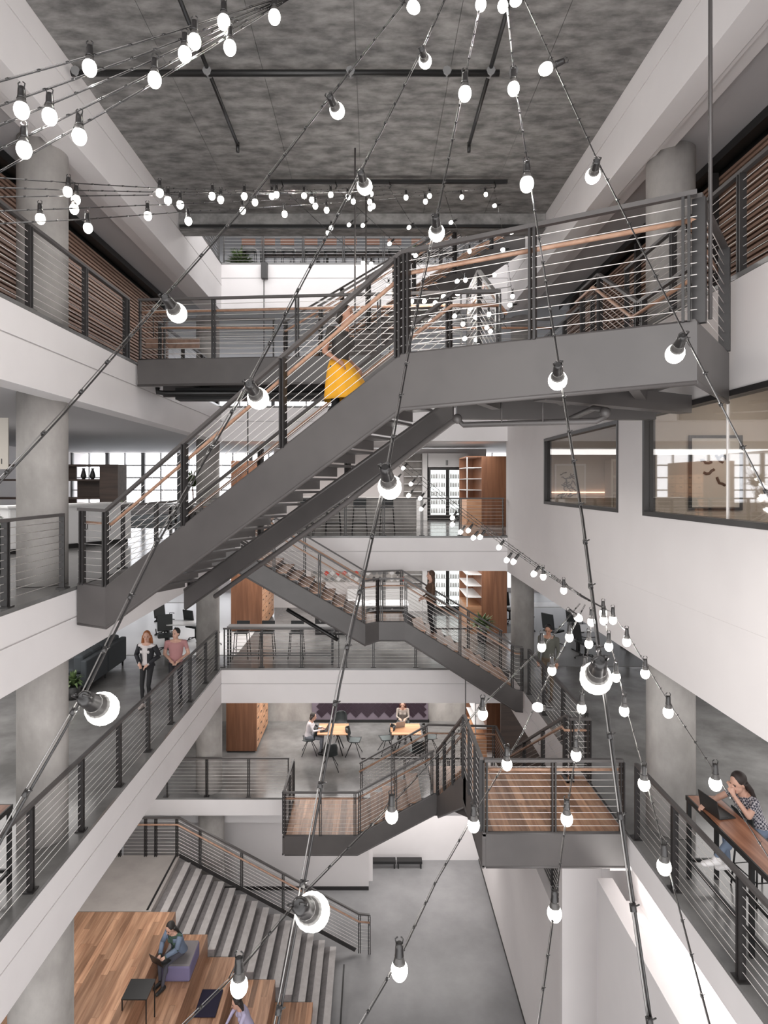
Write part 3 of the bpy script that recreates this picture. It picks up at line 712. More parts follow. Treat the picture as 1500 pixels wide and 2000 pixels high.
# ---------------------------------------------------------------- furniture
def bar_stool(label=None, name='bar_stool'):
    t = thing(name, label, 'stool', (0, 0, 0))
    MB().box(-.20, .20, -.19, .19, .72, .75).build('seat', M['chair'], t, bevel=.012)
    m = MB(); m.obox((0, .19, .76), (0, .23, 1.02), .38, .02, up=(1, 0, 0)); m.build('backrest', M['chair'], t, bevel=.008)
    for sx in (-1, 1):
        for sy in (-1, 1):
            MB().tube([(sx*.17, sy*.16, .72), (sx*.22, sy*.21, .0)], .012, 6).build('leg', M['black'], t)
    m = MB(); m.tube([(-.2, -.19, .28), (.2, -.19, .28), (.2, .19, .28), (-.2, .19, .28), (-.2, -.19, .28)], .009, 5); m.build('footrest', M['black'], t)
    return t
s0 = bar_stool()
L3 = ['left', 'middle', 'right']
for i, (x, D) in enumerate(((-3.78, 17.75), (-3.05, 17.75), (-2.2, 17.75))):
    o = s0 if i == 0 else copy_tree(s0)
    place(o, (x, D, 7.2), 0, ['leftmost of three black bar stools at the third floor railing counter', 'middle one of three black bar stools at the third floor railing counter', 'rightmost of three black bar stools at the third floor railing counter'][i], 'stools at the third floor railing counter')
for i, x in enumerate((-1.95, -1.15, -.38, .42)):
    place(copy_tree(s0), (x, 17.9, 10.8), 0, ['black fourth floor bar stool mostly hidden by the flight, farthest left', 'second black bar stool from the left on the fourth floor', 'black fourth floor bar stool just left of the big hanging bulb', 'black fourth floor bar stool nearest the fridge'][i], 'stools at the fourth floor island')
def counter(name, label, x0, x1, y0, y1, z, h, mat, topmat, cat='counter'):
    t = thing(name, label, cat, ((x0+x1)/2, (y0+y1)/2, z)); w_ = (x1-x0)/2; d = (y1-y0)/2
    MB().box(-w_+.03, w_-.03, -d+.03, d-.03, 0, h-.05).build('body', mat, t)
    MB().box(-w_, w_, -d, d, h-.05, h).build('worktop', topmat, t, bevel=.006)
    return t
def high_table(name, label, x0, x1, y0, y1, z, h=1.05, mat='barwood', nl=2):
    t = thing(name, label, 'table', ((x0+x1)/2, (y0+y1)/2, z)); w_ = (x1-x0)/2; d = (y1-y0)/2
    MB().box(-w_+.02, w_-.02, -d+.02, d-.02, h-.03, h).build('table_top', M[mat], t)
    fr = MB(); fr.box(-w_, w_, -d, -d+.02, h-.06, h-.0).box(-w_, w_, d-.02, d, h-.06, h-.0).box(-w_, -w_+.02, -d+.02, d-.02, h-.06, h-.0).box(w_-.02, w_, -d+.02, d-.02, h-.06, h-.0)
    fr.build('frame', M['black'], t)
    long = d > w_
    for i in range(nl):
        f = -1+2*i/(nl-1)
        for s in (-1, 1):
            x, y = (s*(w_-.03), f*(d-.03)) if long else (f*(w_-.03), s*(d-.03))
            MB().box(x-.022, x+.022, y-.022, y+.022, 0, h-.06).build('leg', M['black'], t)
    m = MB()
    for s in (-1, 1):
        if long: m.box(s*(w_-.03)-.015, s*(w_-.03)+.015, -d+.06, d-.06, .22, .26)
        else: m.box(-w_+.06, w_-.06, s*(d-.03)-.015, s*(d-.03)+.015, .22, .26)
    if long: m.box(-w_+.05, w_-.05, d-.05, d-.02, .22, .26)
    m.build('foot_rail', M['black'], t)
    return t
high_table('counter_table', 'black framed high counter behind the third floor railing with three stools', -4.05, -1.1, 17.05, 17.4, 7.2, mat='black')
counter('kitchen_island', 'pale kitchen island behind the fourth floor bar stools', -2.3, 1.35, 18.5, 19.6, 10.8, 1.0, M['column'], M['column'])
high_table('bar_table', 'walnut bar table with black frame beside the right railing, laptop on it', 3.99, 4.40, 3.9, 7.84, 7.2, nl=4)
high_table('bar_table', 'reddish bar table at the left frame edge behind the railing', -5.0, -4.46, 4.5, 7.62, 7.2, nl=3)
# kitchen counter with diamond front on level 3
kc = counter('kitchen_island', 'kitchen island with a diamond tiled front behind the wooden stair landing', -1.95, 1.2, 20.4, 21.3, 7.2, 1.0, M['steeld'], M['desk'])
for i in range(22):
    for j in range(5):
        if random.random() < .5: continue
        x = -1.5+i*.14; z = .14+j*.17
        m = MB(); c = Vector((x, -.437, z)); q = .062
        m.v = [tuple(c+Vector(v)) for v in ((-q, 0, 0), (0, 0, -q*1.2), (q, 0, 0), (0, 0, q*1.2), (-q, -.012, 0), (0, -.012, -q*1.2), (q, -.012, 0), (0, -.012, q*1.2))]
        for f in ((4,5,6,7),(0,1,5,4),(1,2,6,5),(2,3,7,6),(3,0,4,7)): m.face(list(f))
        m.build('tile', M['grey'], kc)
sp = thing('tile_splashback', 'red and grey patterned tile splashback behind the third floor kitchen island', 'splashback', (-.3, 24.85, 8.25))
MB().box(-2.2, 2.2, 0, .04, 0, 1.5).build('backing', M['column'], sp)
for i in range(18):
    for j in range(6):
        c = Vector((-2.05+i*.24, -.005, .12+j*.24)); q = .11
        m = MB(); m.v = [tuple(c+Vector(v)) for v in ((-q, 0, 0), (0, 0, -q), (q, 0, 0), (0, 0, q), (-q, -.01, 0), (0, -.01, -q), (q, -.01, 0), (0, -.01, q))]
        for f in ((4,5,6,7),(0,1,5,4),(1,2,6,5),(2,3,7,6),(3,0,4,7)): m.face(list(f))
        m.build('tile', M[random.choice(['red', 'grey', 'desk', 'desk', 'steeld'])], sp)
def fridge(label, x, y, z):
    t = thing('drinks_fridge', label, 'fridge', (x, y, z))
    MB().box(-.75, .75, .05, .7, 0, 2.05).build('body', M['steeld'], t)
    MB().box(-.75, .75, -.0, .05, 0, .12).build('plinth', M['black'], t)
    for s in (-1, 1):
        d = sub('door', t); xa, xb = (-.73, -.01) if s < 0 else (.01, .73)
        m = MB(); m.box(xa, xb, 0, .04, .14, .2).box(xa, xb, 0, .04, 1.96, 2.02).box(xa, xa+.06, 0, .04, .2, 1.96).box(xb-.06, xb, 0, .04, .2, 1.96)
        m.build('door_frame', M['black'], d)
        MB().box(xa+.06, xb-.06, .035, .045, .2, 1.96).build('lit_panel', M['fridgelit'], d)
        for k in range(5):
            zz = .28+k*.34
            b = MB()
            for i in range(9):
                xx = xa+.1+i*.063; b.lathe([(.022, 0), (.022, .13), (.009, .17), (.009, .2)], (xx, .012, zz), (0, 0, 1), 6)
            b.box(xa+.06, xb-.06, 0, .03, zz-.012, zz)
            o = b.build('bottle_row', M['column'], d)
    return t
f4 = fridge('double glass door drinks fridge lit white, fourth floor kitchen', 2.95, 24.2, 10.8)
f3 = copy_tree(f4); place(f3, (2.95, 24.2, 7.2), 0, 'double door drinks fridge lit white, third floor behind the standing woman')
for z, lab in ((10.8, 'white shelving and cupboards round the fourth floor fridge'), (7.2, 'white shelving and cupboards round the third floor fridge')):
    t = thing('wall_cabinet', lab, 'cabinet', (2.2, 24.5, z))
    MB().box(-.02, 1.55, -.3, .3, 2.08, 2.62).build('cupboard', M['desk'], t)
    MB().box(.68, .70, -.33, -.30, 2.15, 2.35).build('handle', M['black'], t); MB().box(.74, .76, -.33, -.30, 2.15, 2.35).build('handle', M['black'], t)
    MB().box(-.24, -.05, -.3, .3, 0, 2.62).build('side_panel', M['desk'], t)
    MB().box(-.95, -.25, .2, .3, .9, 2.62).build('back_panel', M['column'], t)
    for k in range(5): MB().box(-.95, -.25, -.15, .2, 1.1+k*.3, 1.13+k*.3).build('shelf', M['desk'], t)
    MB().box(-3.2, -.25, -.3, .3, .0, .88).build('base_cupboard', M['desk'], t)
def wood_cabinet(label, x0, x1, y0, y1, z, h, side=-1, drawers=True):
    t = thing('walnut_cabinet', label, 'cabinet', ((x0+x1)/2, (y0+y1)/2, z)); w_ = (x1-x0)/2; d = (y1-y0)/2
    if drawers:
        MB().box(-w_, w_-.03*1, -d, d, 0.05, h).build('body', M['cabwood'], t, bevel=.004)
        MB().box(-w_+.03, w_-.06, -d+.03, d-.03, 0, .05).build('plinth', M['black'], t)
        ny = 4; nz = 5
        for i in range(ny):
            for j in range(nz):
                ya = -d+.04+i*(2*d-.08)/ny; za = .1+j*(h-.55)/nz
                dr = MB().box(w_-.03, w_-.005, ya+.01, ya+(2*d-.08)/ny-.01, za+.01, za+(h-.55)/nz-.01).build('drawer', M['tabwood'], t)
                MB().box(w_-.005, w_+.01, ya+.15, ya+.30, za+.2, za+.23).build('handle', M['black'], dr)
        MB().box(w_-.03, w_, -d, -d+.03, .05, h).build('edge_board', M['cabwood'], t)
    else:
        MB().box(w_-.85, w_, -d, d, 0, h).build('body', M['cabwood'], t, bevel=.004)
        MB().box(-w_, w_-.85, d-.04, d, 0, h).build('back_panel', M['cabwood'], t)
        MB().box(-w_, w_-.85, -d, d-.04, 0, .9).build('cupboard', M['tabwood'], t)
        MB().box(-w_, w_-.85, -d, d-.04, h-.04, h).build('top_board', M['cabwood'], t)
        MB().box(-w_, -w_+.03, -d, -d+.03, .9, h-.04).build('upright', M['desk'], t)
        for k in range(3): MB().box(-w_, w_-.85, -d, d-.04, 1.2+k*.38, 1.22+k*.38).build('shelf', M['desk'], t)
    return t
wood_cabinet('tall walnut cabinet standing at the right end of the fourth floor back railing', 3.15, 4.5, 20.6, 22.4, 10.8, 2.35, drawers=False)
wood_cabinet('tall walnut cabinet behind the green potted plant on the third floor', 3.15, 4.5, 20.6, 22.4, 7.2, 2.5, drawers=False)
wood_cabinet('walnut cabinet at the second floor back behind the seated women', 3.1, 4.3, 18.6, 20.4, 3.6, 2.4, drawers=False)
wood_cabinet('big walnut drawer cabinet on the second floor, left', -4.7, -3.72, 19.7, 21.9, 3.6, 2.35)
wood_cabinet('walnut drawer cabinet behind the third floor bar stools', -4.8, -3.75, 20.8, 23.4, 7.2, 2.4)
wood_cabinet('walnut cabinet behind the main flight on the fourth floor', -4.8, -3.75, 20.8, 23.4, 10.8, 2.2)
# reception desk and shelf on level 4 left
t = thing('reception_desk', 'white panelled reception desk behind the fourth floor stair head', 'desk', (-6.9, 13.8, 10.8), R(62))
MB().box(-1.5, 1.5, -.35, .35, .1, .93).build('body', M['desk'], t); MB().box(-1.45, 1.45, -.3, .3, 0, .1).build('plinth', M['black'], t)
for k in range(5): MB().box(-1.48+k*.595, -1.48+k*.595+.585, -.365, -.35, .12, .9).build('panel', M['desk'], t)
MB().box(-1.55, 1.55, -.4, .4, .93, .97).build('worktop', M['desk'], t)
t = thing('bookshelf', 'dark walnut open shelving unit behind the reception desk', 'shelf', (-8.4, 17.0, 10.8))
MB().box(.95, 1.45, -.25, .35, 0, 1.95).build('side_panel', M['darkwood'], t)
MB().box(-2.2, -2.14, -.25, .35, 0, 1.95).build('side_panel', M['darkwood'], t)
for k, z in enumerate((0.0, .5, 1.0, 1.5, 1.9)): MB().box(-2.14, .95, -.25, .35, z, z+.05).build('shelf', M['darkwood'], t)
for i, (x, k) in enumerate(((-1.0, 0), (-.3, 1), (.45, 0), (.45, 2), (-1.0, 2), (-.3, 3))):
    MB().box(x-.36, x+.36, .28, .33, .05+.5*k, .5+.5*k if k < 3 else 1.9).build('back_panel', M['darkwood'], t)
for k, x in ((1, .5), (3, .4), (3, .65), (0, -.6)):
    m = MB(); m.lathe([(.04, 0), (.08, .08), (.05, .2), (.03, .26), (.045, .3)], (x, 0, .05+.5*k if k else .05), (0, 0, 1), 10)
    o = m.build('vase', M['pot']); o.location = (o.location.x-8.4, o.location.y+17.0, o.location.z+10.8)
    tag(o, {(1, .5): 'dark vase alone on the second shelf of the walnut unit', (3, .4): 'left dark vase on the top shelf of the walnut unit', (3, .65): 'right dark vase on the top shelf of the walnut unit', (0, -.6): 'dark vase on the lowest shelf of the walnut unit'}[(k, x)], 'vase')
# plants
def leafy(label, loc, h=.7, r=.5, nleaf=60, ph=.35, name='potted_plant', trunk=0, lw=.035):
    t = thing(name, label, 'plant', loc)
    MB().lathe([(.13, 0), (.17, ph), (.15, ph), (.14, ph-.03)], (0, 0, 0), (0, 0, 1), 14).build('pot', M['pot'], t)
    if trunk: MB().tube([(0, 0, ph-.04), (.03, 0, ph+trunk*.5), (0, 0, ph+trunk)], .025, 6).build('stem', M['brownleather'], t)
    m = MB(); rnd = random.Random(int(loc[0]*100+loc[2]*10))
    for i in range(nleaf):
        a = rnd.uniform(0, 6.28); el = rnd.uniform(.15, 1.35); L = rnd.uniform(.6, 1)
        base = Vector((0, 0, ph+trunk)); d = Vector((math.cos(a)*math.cos(el)*r*L, math.sin(a)*math.cos(el)*r*L, math.sin(el)*h*L))
        p0 = base+d*.05; p1 = base+d*.6+Vector((0, 0, .04)); p2 = base+d+Vector((0, 0, -.10*math.cos(el)))
        s = Vector((-math.sin(a), math.cos(a), 0))*lw; nb = len(m.v)
        m.v += [tuple(p0-s*.3), tuple(p0+s*.3), tuple(p1+s), tuple(p1-s), tuple(p2), tuple(p1+Vector((0, 0, -.012)))]
        m.face([nb, nb+1, nb+2, nb+3]); m.face([nb+3, nb+2, nb+4]); m.face([nb+1, nb, nb+5]); m.face([nb+5, nb+3, nb+4]); m.face([nb+2, nb+5, nb+4])
    o = m.build('foliage', M['leaf'], t); tag(o, kind='stuff'); return t
leafy('bushy green potted plant before the walnut cabinet on the third floor', (3.45, 19.4, 7.2), .6, .62, 110, .45, lw=.05)
leafy('potted plant with dark foliage beside the reception shelving', (-6.75, 16.5, 10.8), .5, .3, 60, .35, trunk=.2)
leafy('tall palm like plant near the far column on the fourth floor', (-6.6, 22.5, 10.8), .8, .6, 70, .4, trunk=.9)
leafy('small leafy plant at the far left of the fourth floor', (-6.0, 9.7, 10.8), .35, .25, 60, .75, lw=.02)
leafy('pale leafy plant by the slate sofa', (-7.0, 14.35, 7.2), .45, .35, 80, .3)
leafy('dark green tree beside the top floor railing, left', (-3.95, 18.3, 18.24), .75, .65, 260, .3, trunk=.1, lw=.03)
leafy('feathery plant hanging over the top floor bar, right', (1.4, 19.4, 19.2), .5, .4, 80, .3, lw=.02)
MB().box(1.1, 1.7, 19.2, 19.6, 18.24, 19.195).build('planter_stand', M['black']); tag(bpy.context.scene.collection.objects[-1], 'black stand carrying the feathery plant on the top floor', 'stand')
# top-floor bar chairs
def bar_chair():
    t = thing('bar_chair', None, 'chair', (0, 0, 0))
    MB().box(-.19, .19, -.16, .16, .76, .79).build('seat', M['chair'], t, bevel=.01)
    m = MB(); m.ell((0, 0, .82), .23, .2, .07, 12, 6); m.build('seat_shell', M['grey'], t)
    m = MB(); m.box(-.20, .20, -.21, -.18, .90, 1.08); m.build('backrest', M['brownleather'], t, bevel=.008)
    for sx in (-1, 1):
        for sy in (-1, 1): MB().tube([(sx*.16, sy*.14, .77), (sx*.2, sy*.18, .0)], .010, 5).build('leg', M['black'], t)
    return t
c0 = bar_chair(); words = ['first', 'second', 'third', 'fourth', 'fifth', 'sixth', 'seventh', 'eighth', 'ninth', 'tenth']
for i, px in enumerate((488, 526, 563, 608, 645, 684, 728, 770, 816, 862)):
    o = c0 if i == 0 else copy_tree(c0); p = pt(px, 500, 18.0)
    place(o, (p.x, 18.0, 18.24), 0, words[i]+' brown backed bar chair from the left on the top floor', 'bar chairs on the top floor')
high_table('bar_counter', 'long dark bar counter behind the top floor chairs', -3.4, 2.6, 18.5, 19.0, 18.24, 1.02, mat='darkwood', nl=4)
for i, (x, y) in enumerate(((-3.4, 17.7), (-.85, 20.5), (.9, 19.2))):
    tag(MB().box(x, x+.35, y, y+1.6, 21.55, 21.6).build('skylight_panel', M['tubelight']), ['left bright ceiling panel over the top floor bar', 'middle bright ceiling panel over the top floor bar', 'right bright ceiling panel over the top floor bar'][i], 'light')
# sofa
t = thing('sofa', 'long slate grey sofa seen from behind beside the walkway, third floor', 'sofa', (-7.25, 15.9, 7.2))
MB().box(-.45, .38, -1.15, 1.15, .12, .42).build('base', M['sofa'], t, bevel=.03)
MB().box(.25, .40, -1.2, .0, .15, .78).build('back_panel', M['sofa'], t, bevel=.03); MB().box(.25, .40, .02, 1.2, .15, .78).build('back_panel', M['sofa'], t, bevel=.03)
for k in range(4): MB().box(.02, .27, -1.1+k*.55, -1.1+k*.55+.5, .45, .88).build('back_cushion', M['sofa'], t, bevel=.06)
for k in range(2): MB().box(-.45, .05, -1.1+k*1.1, -.02+k*1.1, .42, .56).build('seat_cushion', M['sofa'], t, bevel=.04)
for x in (-.4, .33):
    for y in (-1.1, 0, 1.1): MB().box(x-.02, x+.02, y-.02, y+.02, 0, .13).build('leg', M['black'], t)
# office chairs and desks
def office_chair():
    t = thing('office_chair', None, 'chair', (0, 0, 0))
    MB().box(-.24, .24, -.23, .23, .45, .52).build('seat', M['chair'], t, bevel=.03)
    m = MB(); m.obox((0, .25, .56), (0, .33, 1.05), .44, .04, up=(1, 0, 0)); m.build('backrest', M['chair'], t, bevel=.015)
    MB().tube([(0, .1, .45), (0, .27, .5), (0, .28, .62)], .02, 6).build('back_bracket', M['black'], t)
    MB().lathe([(.03, 0), (.03, .36)], (0, 0, .1), (0, 0, 1), 8).build('gas_column', M['black'], t)
    for k in range(5):
        a = k*2*math.pi/5; l_ = MB().tube([(0, 0, .13), (math.cos(a)*.3, math.sin(a)*.3, .07)], .018, 5, r2=.012).build('foot', M['black'], t)
        MB().lathe([(.03, -.015), (.03, .015)], (math.cos(a)*.3, math.sin(a)*.3, .03), (0, 1, 0), 8).build('castor', M['black'], l_)
    for s in (-1, 1): MB().tube([(s*.25, .1, .48), (s*.28, .1, .68), (s*.28, -.12, .69)], .014, 5).build('armrest', M['black'], t)
    return t
oc = office_chair()
spots = [(-6.2, 18.4, .4, 'black office chair at left of the desk behind the couple'), (-5.65, 19.6, 2.6, 'black office chair beyond the desk behind the couple'), (-4.95, 18.9, 1.9, 'black office chair right of the desk, by the far column'),
 (-6.9, 20.4, 1.0, 'black office chair farthest back on the left of the third floor'),
 (4.95, 22.2, .5, 'farthest black office chair in the right desk row'), (5.2, 20.9, .9, 'third black office chair in the right desk row, seen by the walnut cabinet'), (5.6, 19.0, 2.2, 'black office chair just past the right far column'), (6.1, 17.6, 1.8, 'nearest black office chair to the walking man'), (6.6, 19.8, 2.2, 'black office chair half hidden by the white desk')]
for i, (x, y, a, lab) in enumerate(spots):
    place(oc if i == 0 else copy_tree(oc), (x, y, 7.2), a, lab, 'office chairs on the third floor')
def desk(label, x, y, z, wd=1.6, dp=.8, rz=0):
    t = thing('office_desk', label, 'desk', (x, y, z), rz)
    MB().box(-wd/2, wd/2, -dp/2, dp/2, .71, .74).build('desktop', M['desk'], t)
    for s in (-1, 1):
        MB().box(s*wd/2*.9-.03, s*wd/2*.9+.03, -dp/2+.05, dp/2-.05, 0, .05).build('foot', M['black'], t)
        MB().box(s*wd/2*.9-.04, s*wd/2*.9+.04, -.05, .05, .05, .71).build('leg', M['black'], t)
    return t
desk('white office desk behind the couple with black chairs round it', -5.7, 19.0, 7.2, 1.4, .7)
desk('white office desk at right behind the walking man', 6.9, 18.4, 7.2, 1.8, .8, R(10))
desk('far white office desk on the right', 6.4, 21.8, 7.2, 1.8, .8)
desk('far white office desk on the left', -6.9, 22.6, 7.2, 2.2, .8)
desk('dark work table beyond the fourth floor reception plant', -7.9, 21.5, 10.8, 2.2, .8, R(5))
desk('white work table near the far fourth floor column', -5.9, 19.6, 10.8, 1.2, .6)
struct('floor', MB().box(-13.9, -3.9, 19.8, 28.4, 10.8, 10.81), M['seatpad'])
struct('floor', MB().box(-13.9, -4.0, 18.0, 28.4, 7.2, 7.212), M['desk'])
struct('floor', MB().box(4.4, 13.9, 16.9, 28.4, 7.2, 7.212), M['grey'])
# level 2 cafe tables and chairs
def shell_chair():
    t = thing('shell_chair', None, 'chair', (0, 0, 0)); m = MB()
    N, K = 12, 9; prof = [(.20, .46, -.20), (.22, .43, -.05), (.21, .43, .10), (.20, .47, .18), (.20, .60, .225), (.20, .72, .25), (.17, .82, .265), (.11, .865, .27)]
    for wdt, z, y in prof:
        for j in range(K):
            s = (j/(K-1)*2-1); m.v.append((s*wdt, y-abs(s)**2*.10*(1 if z > .5 else .25), z+abs(s)**2*(.05 if z < .55 else .0)))
    m.smooth = True
    for i in range(len(prof)-1):
        for j in range(K-1): m.face([i*K+j, i*K+j+1, (i+1)*K+j+1, (i+1)*K+j])
    o = m.build('shell', M['chair'], t); s = o.modifiers.new('s', 'SOLIDIFY'); s.thickness = .02
    MB().box(-.18, .18, -.19, .14, .455, .485).build('seat_pad', M['seatpad'], t, bevel=.012)
    for sx in (-1, 1):
        for sy in (-1, 1): MB().tube([(sx*.05, sy*.05, .42), (sx*.24, sy*.24, 0)], .012, 5).build('leg', M['black'], t)
    return t
sc0 = shell_chair()
chairs = [(-2.02, 19.65, -1.5, 'black shell chair under the woman in the white shirt'), (-1.28, 18.55, 3.25, 'black shell chair with its back to us at the left table'), (-.6, 19.55, 1.45, 'empty black shell chair on the right of the left table'), (-1.05, 20.75, .2, 'black shell chair behind the left table'),
 (.45, 19.7, -1.35, 'empty black shell chair on the left of the right table'), (1.35, 18.75, 3.4, 'black shell chair with its back to us at the right table'), (1.85, 19.8, 1.5, 'black shell chair on the right of the right table'), (1.05, 20.95, .05, 'black shell chair under the woman with the silver laptop')]
for i, (x, y, a, lab) in enumerate(chairs):
    place(sc0 if i == 0 else copy_tree(sc0), (x, y, 3.6), a, lab, 'shell chairs at the second floor tables')
for x, lab in ((-1.27, 'left oak table on the second floor with a black laptop'), (1.05, 'right oak table on the second floor with a silver laptop')):
    t = thing('cafe_table', lab, 'table', (x, 19.75, 3.6))
    for k in range(6): MB().box(-.48, .48, -.44+k*.147, -.44+k*.147+.145, .715, .745).build('board', M['tabwood'], t)
    for sx in (-1, 1):
        for sy in (-1, 1): MB().tube([(sx*.08, sy*.08, .71), (sx*.32, sy*.30, 0)], .018, 6).build('leg', M['black'], t)
# herringbone wall on level 2
hw = thing('tile_wall', 'dark plum herringbone tiled wall behind the two seated women', 'wall', (-.1, 22.2, 3.6))
MB().box(-2.1, 2.1, 0, .06, 0, 2.9).build('backing', M['grout'], hw); MB().box(-2.14, 2.14, -.02, .05, 0, .1).build('skirting', M['black'], hw)
m0 = None; tw = .145; q2 = math.sqrt(.5)
for a in range(-30, 31):
    for b in range(-30, 31):
        d = (a-b) % 4
        if d == 0: u, v, hor = (a+1)*tw, (b+.5)*tw, True       # lies along u over two cells
        elif d == 3: u, v, hor = (a+.5)*tw, (b+1)*tw, False
        else: continue
        cx, cz = (u-v)*q2, (u+v)*q2+1.5
        if abs(cx) > 1.98 or not .3 < cz < 2.75: continue
        if m0 is None:
            m = MB(); m.box(-tw+.005, tw-.005, -.012, 0, -tw/2+.005, tw/2-.005); o = m.build('tile', M['tile'], hw); m0 = o.data
        else:
            o = bpy.data.objects.new('tile', m0); C.objects.link(o); o.parent = hw
        o.location = (cx, -random.uniform(0, .003), cz); o.rotation_euler = (0, R(-45) if hor else R(45), 0)
# laptops
def laptop(label, loc, rz, mat='screen', lid=105):
    t = thing('laptop', label, 'laptop', loc, rz)
    MB().box(-.16, .16, -.11, .11, 0, .012).build('base', M[mat], t, bevel=.003)
    MB().box(-.14, .14, -.02, .09, .012, .014).build('keyboard', M['black'], t)
    a = R(lid); dy, dz = math.cos(a), math.sin(a)
    m = MB(); m.obox((0, .11, .012), (0, .11-dy*.21, .012+dz*.21), .32, .008, up=(1, 0, 0)); m.build('lid', M[mat], t)
    return t
laptop('silver laptop on the right oak table', (.85, 19.95, 4.346), R(200))
laptop('black laptop on the left oak table', (-1.58, 19.62, 4.346), R(-80), 'dark_laptop', 120)
laptop('open black laptop on the bar table at right', (4.17, 7.42, 8.252), R(100), 'dark_laptop', 100)
# pictures and things in meeting rooms
def picture(label, x, y, z, w_, h, frm, art=True):
    t = thing('framed_picture', label, 'picture', (x, y, z))
    m = MB(); m.box(-.02, 0, -w_/2, -w_/2+.04, 0, h).box(-.02, 0, w_/2-.04, w_/2, 0, h).box(-.02, 0, -w_/2+.04, w_/2-.04, 0, .04).box(-.02, 0, -w_/2+.04, w_/2-.04, h-.04, h)
    m.build('frame', frm, t); MB().box(-.008, -.002, -w_/2+.04, w_/2-.04, .04, h-.04).build('print', M['paper'], t)
    rnd = random.Random(5)
    m = MB()
    for i in range(26 if art else 5):
        y0 = rnd.uniform(-w_*.3, w_*.3); z0_ = rnd.uniform(h*.2, h*.8); a = rnd.uniform(0, 6.28); q = [Vector((-.012, y0, z0_))]
        for k in range(4): a += rnd.uniform(-1, 1); q.append(q[-1]+Vector((0, math.cos(a)*w_*.06, math.sin(a)*w_*.06)))
        m.tube(q, .012 if art else .02, 4)
    m.build('ink_drawing', M['black'], t); return t
def picture_y(label, x, y, z, w_, h, frm, art=True):
    t = picture(label, x, y, z, w_, h, frm, art); t.rotation_euler = (0, 0, R(90)); return t
picture_y('black framed abstract print on the meeting room wall', 4.8, 8.61, 11.85, .75, 1.05, M['black'], False)
picture_y('pale framed ink drawing in the smaller meeting room', 4.75, 14.79, 11.75, .75, .95, M['desk'])
o = MB().box(3.9, 6.6, 14.74, 14.78, 12.0, 12.03).build('shelf_light', M['warmled']); tag(o, 'thin warm shelf light in the smaller meeting room', 'light')
lb = thing('storage_cabinet', 'cream storage cabinet in the smaller meeting room', 'cabinet', (6.1, 14.5, 10.8))
MB().box(-.55, .55, -.2, .2, 0, 2.0).build('body', M['paper'], lb)
for k in range(5): MB().box(-.5, .5, -.23, -.2, .1+k*.38, .42+k*.38).build('drawer', M['beige'], lb)
tbm = desk('dark meeting table seen through the large window', 5.9, 6.0, 10.8, 1.2, 2.6)
for i, (x, y, a) in enumerate(((4.95, 6.9, -1.5), (4.95, 5.7, -1.6), (6.8, 6.8, 1.5))):
    place(copy_tree(sc0), (x, y, 10.8), a, ['dark chair nearest the glass at the meeting table, far side', 'dark chair nearest the glass at the meeting table, near side', 'dark chair across the meeting table'][i], 'chairs round the meeting table')
# --- ceiling services
sp_ = thing('sprinkler_pipe', 'long black sprinkler pipe under the concrete ceiling with four branches', 'pipe', (-.5, 8.3, 17.7))
MB().tube([pt(140, 143, 8.3), pt(975, 143, 8.3)], .045, 10).build('main_pipe', M['black'], sp_, world=True)
for x, y0_, y1_ in ((-2.23, 5.2, 8.3), (-2.23, 8.3, 10.15), (1.59, 5.2, 8.3), (1.59, 8.3, 10.15)):
    br = MB().tube([(x, y0_, 17.82), (x, y1_, 17.82)], .028, 8).build('branch_pipe', M['black'], sp_, world=True)
    MB().tube([(x, (y1_ if y1_ > 9 else y0_), 17.86), (x, (y1_ if y1_ > 9 else y0_), 17.7)], .03, 6).build('sprinkler_head', M['black'], sp_, world=True)
for x in (-4, -2.23, -.3, 1.0, 1.59, 1.9):
    MB().tube([(x, 8.25, 17.78), (x, 8.35, 17.78)], .06, 8).build('pipe_clamp', M['grey'], sp_, world=True)
t = thing('ceiling_track', 'black ceiling track from which the far bulb strings hang', 'track', (.3, 11.4, 17.8))
MB().box(-1.9, 2.5, 11.38, 11.44, 17.80, 17.86).build('rail', M['black'], t, world=True)
for px in (550, 655, 760, 865, 965):
    p = pt(px, 362, 11.38); MB().tube([p+Vector((0, 0, .08)), p+Vector((.03, 0, -.02)), p+Vector((0, 0, -.06))], .012, 5).build('hook', M['black'], t, world=True)
t = tag(MB().box(XL+.05, XR-.05, 12.93, 12.99, 17.62, 17.68).build('ceiling_track', M['black']), 'dark track running the full width at the far ceiling beam', 'track')
t = thing('hanger_bracket', 'dark steel bracket on the top back beam with a hanging rod', 'bracket', (-2.95, 16.6, 17.6))
a = pt(511, 515, 16.68); b = pt(523, 545, 16.68)
MB().box(a.x, b.x, 16.56, 16.72, b.z, a.z).build('bracket_plate', M['steeld'], t, world=True)
MB().tube([pt(515.5, 546, 16.62), pt(515.5, 600, 16.62), (pt(515.5, 600, 16.62).x, 16.62, 14.45)], .012, 6).build('rod', M['black'], t, world=True)
for (x, y, za, zb, r, lab) in ((2.83, 5.15, 13.6, 17.9, .016, 'thick dark hanger rod in front of the right landing'), (-.3, 10.4, 14.45, 17.9, .016, 'left hanger rod holding the bridge'), (-.13, 11.9, 14.45, 17.9, .016, 'right hanger rod holding the bridge'),
    (2.25, 14.9, 4.75, 8.0, .014, 'thin rod under the lower staircase'), (-2.2, 10.82, 11.8, 14.16, .012, 'thin rod beneath the bridge, left of the woman'), (.45, 14.9, 4.2, 6.2, .012, 'thin rod above the dark lower landing')):
    tag(MB().tube([(x, y, za), (x, y, zb)], r, 6).build('hanger_rod', M['steel']), lab, 'rod')
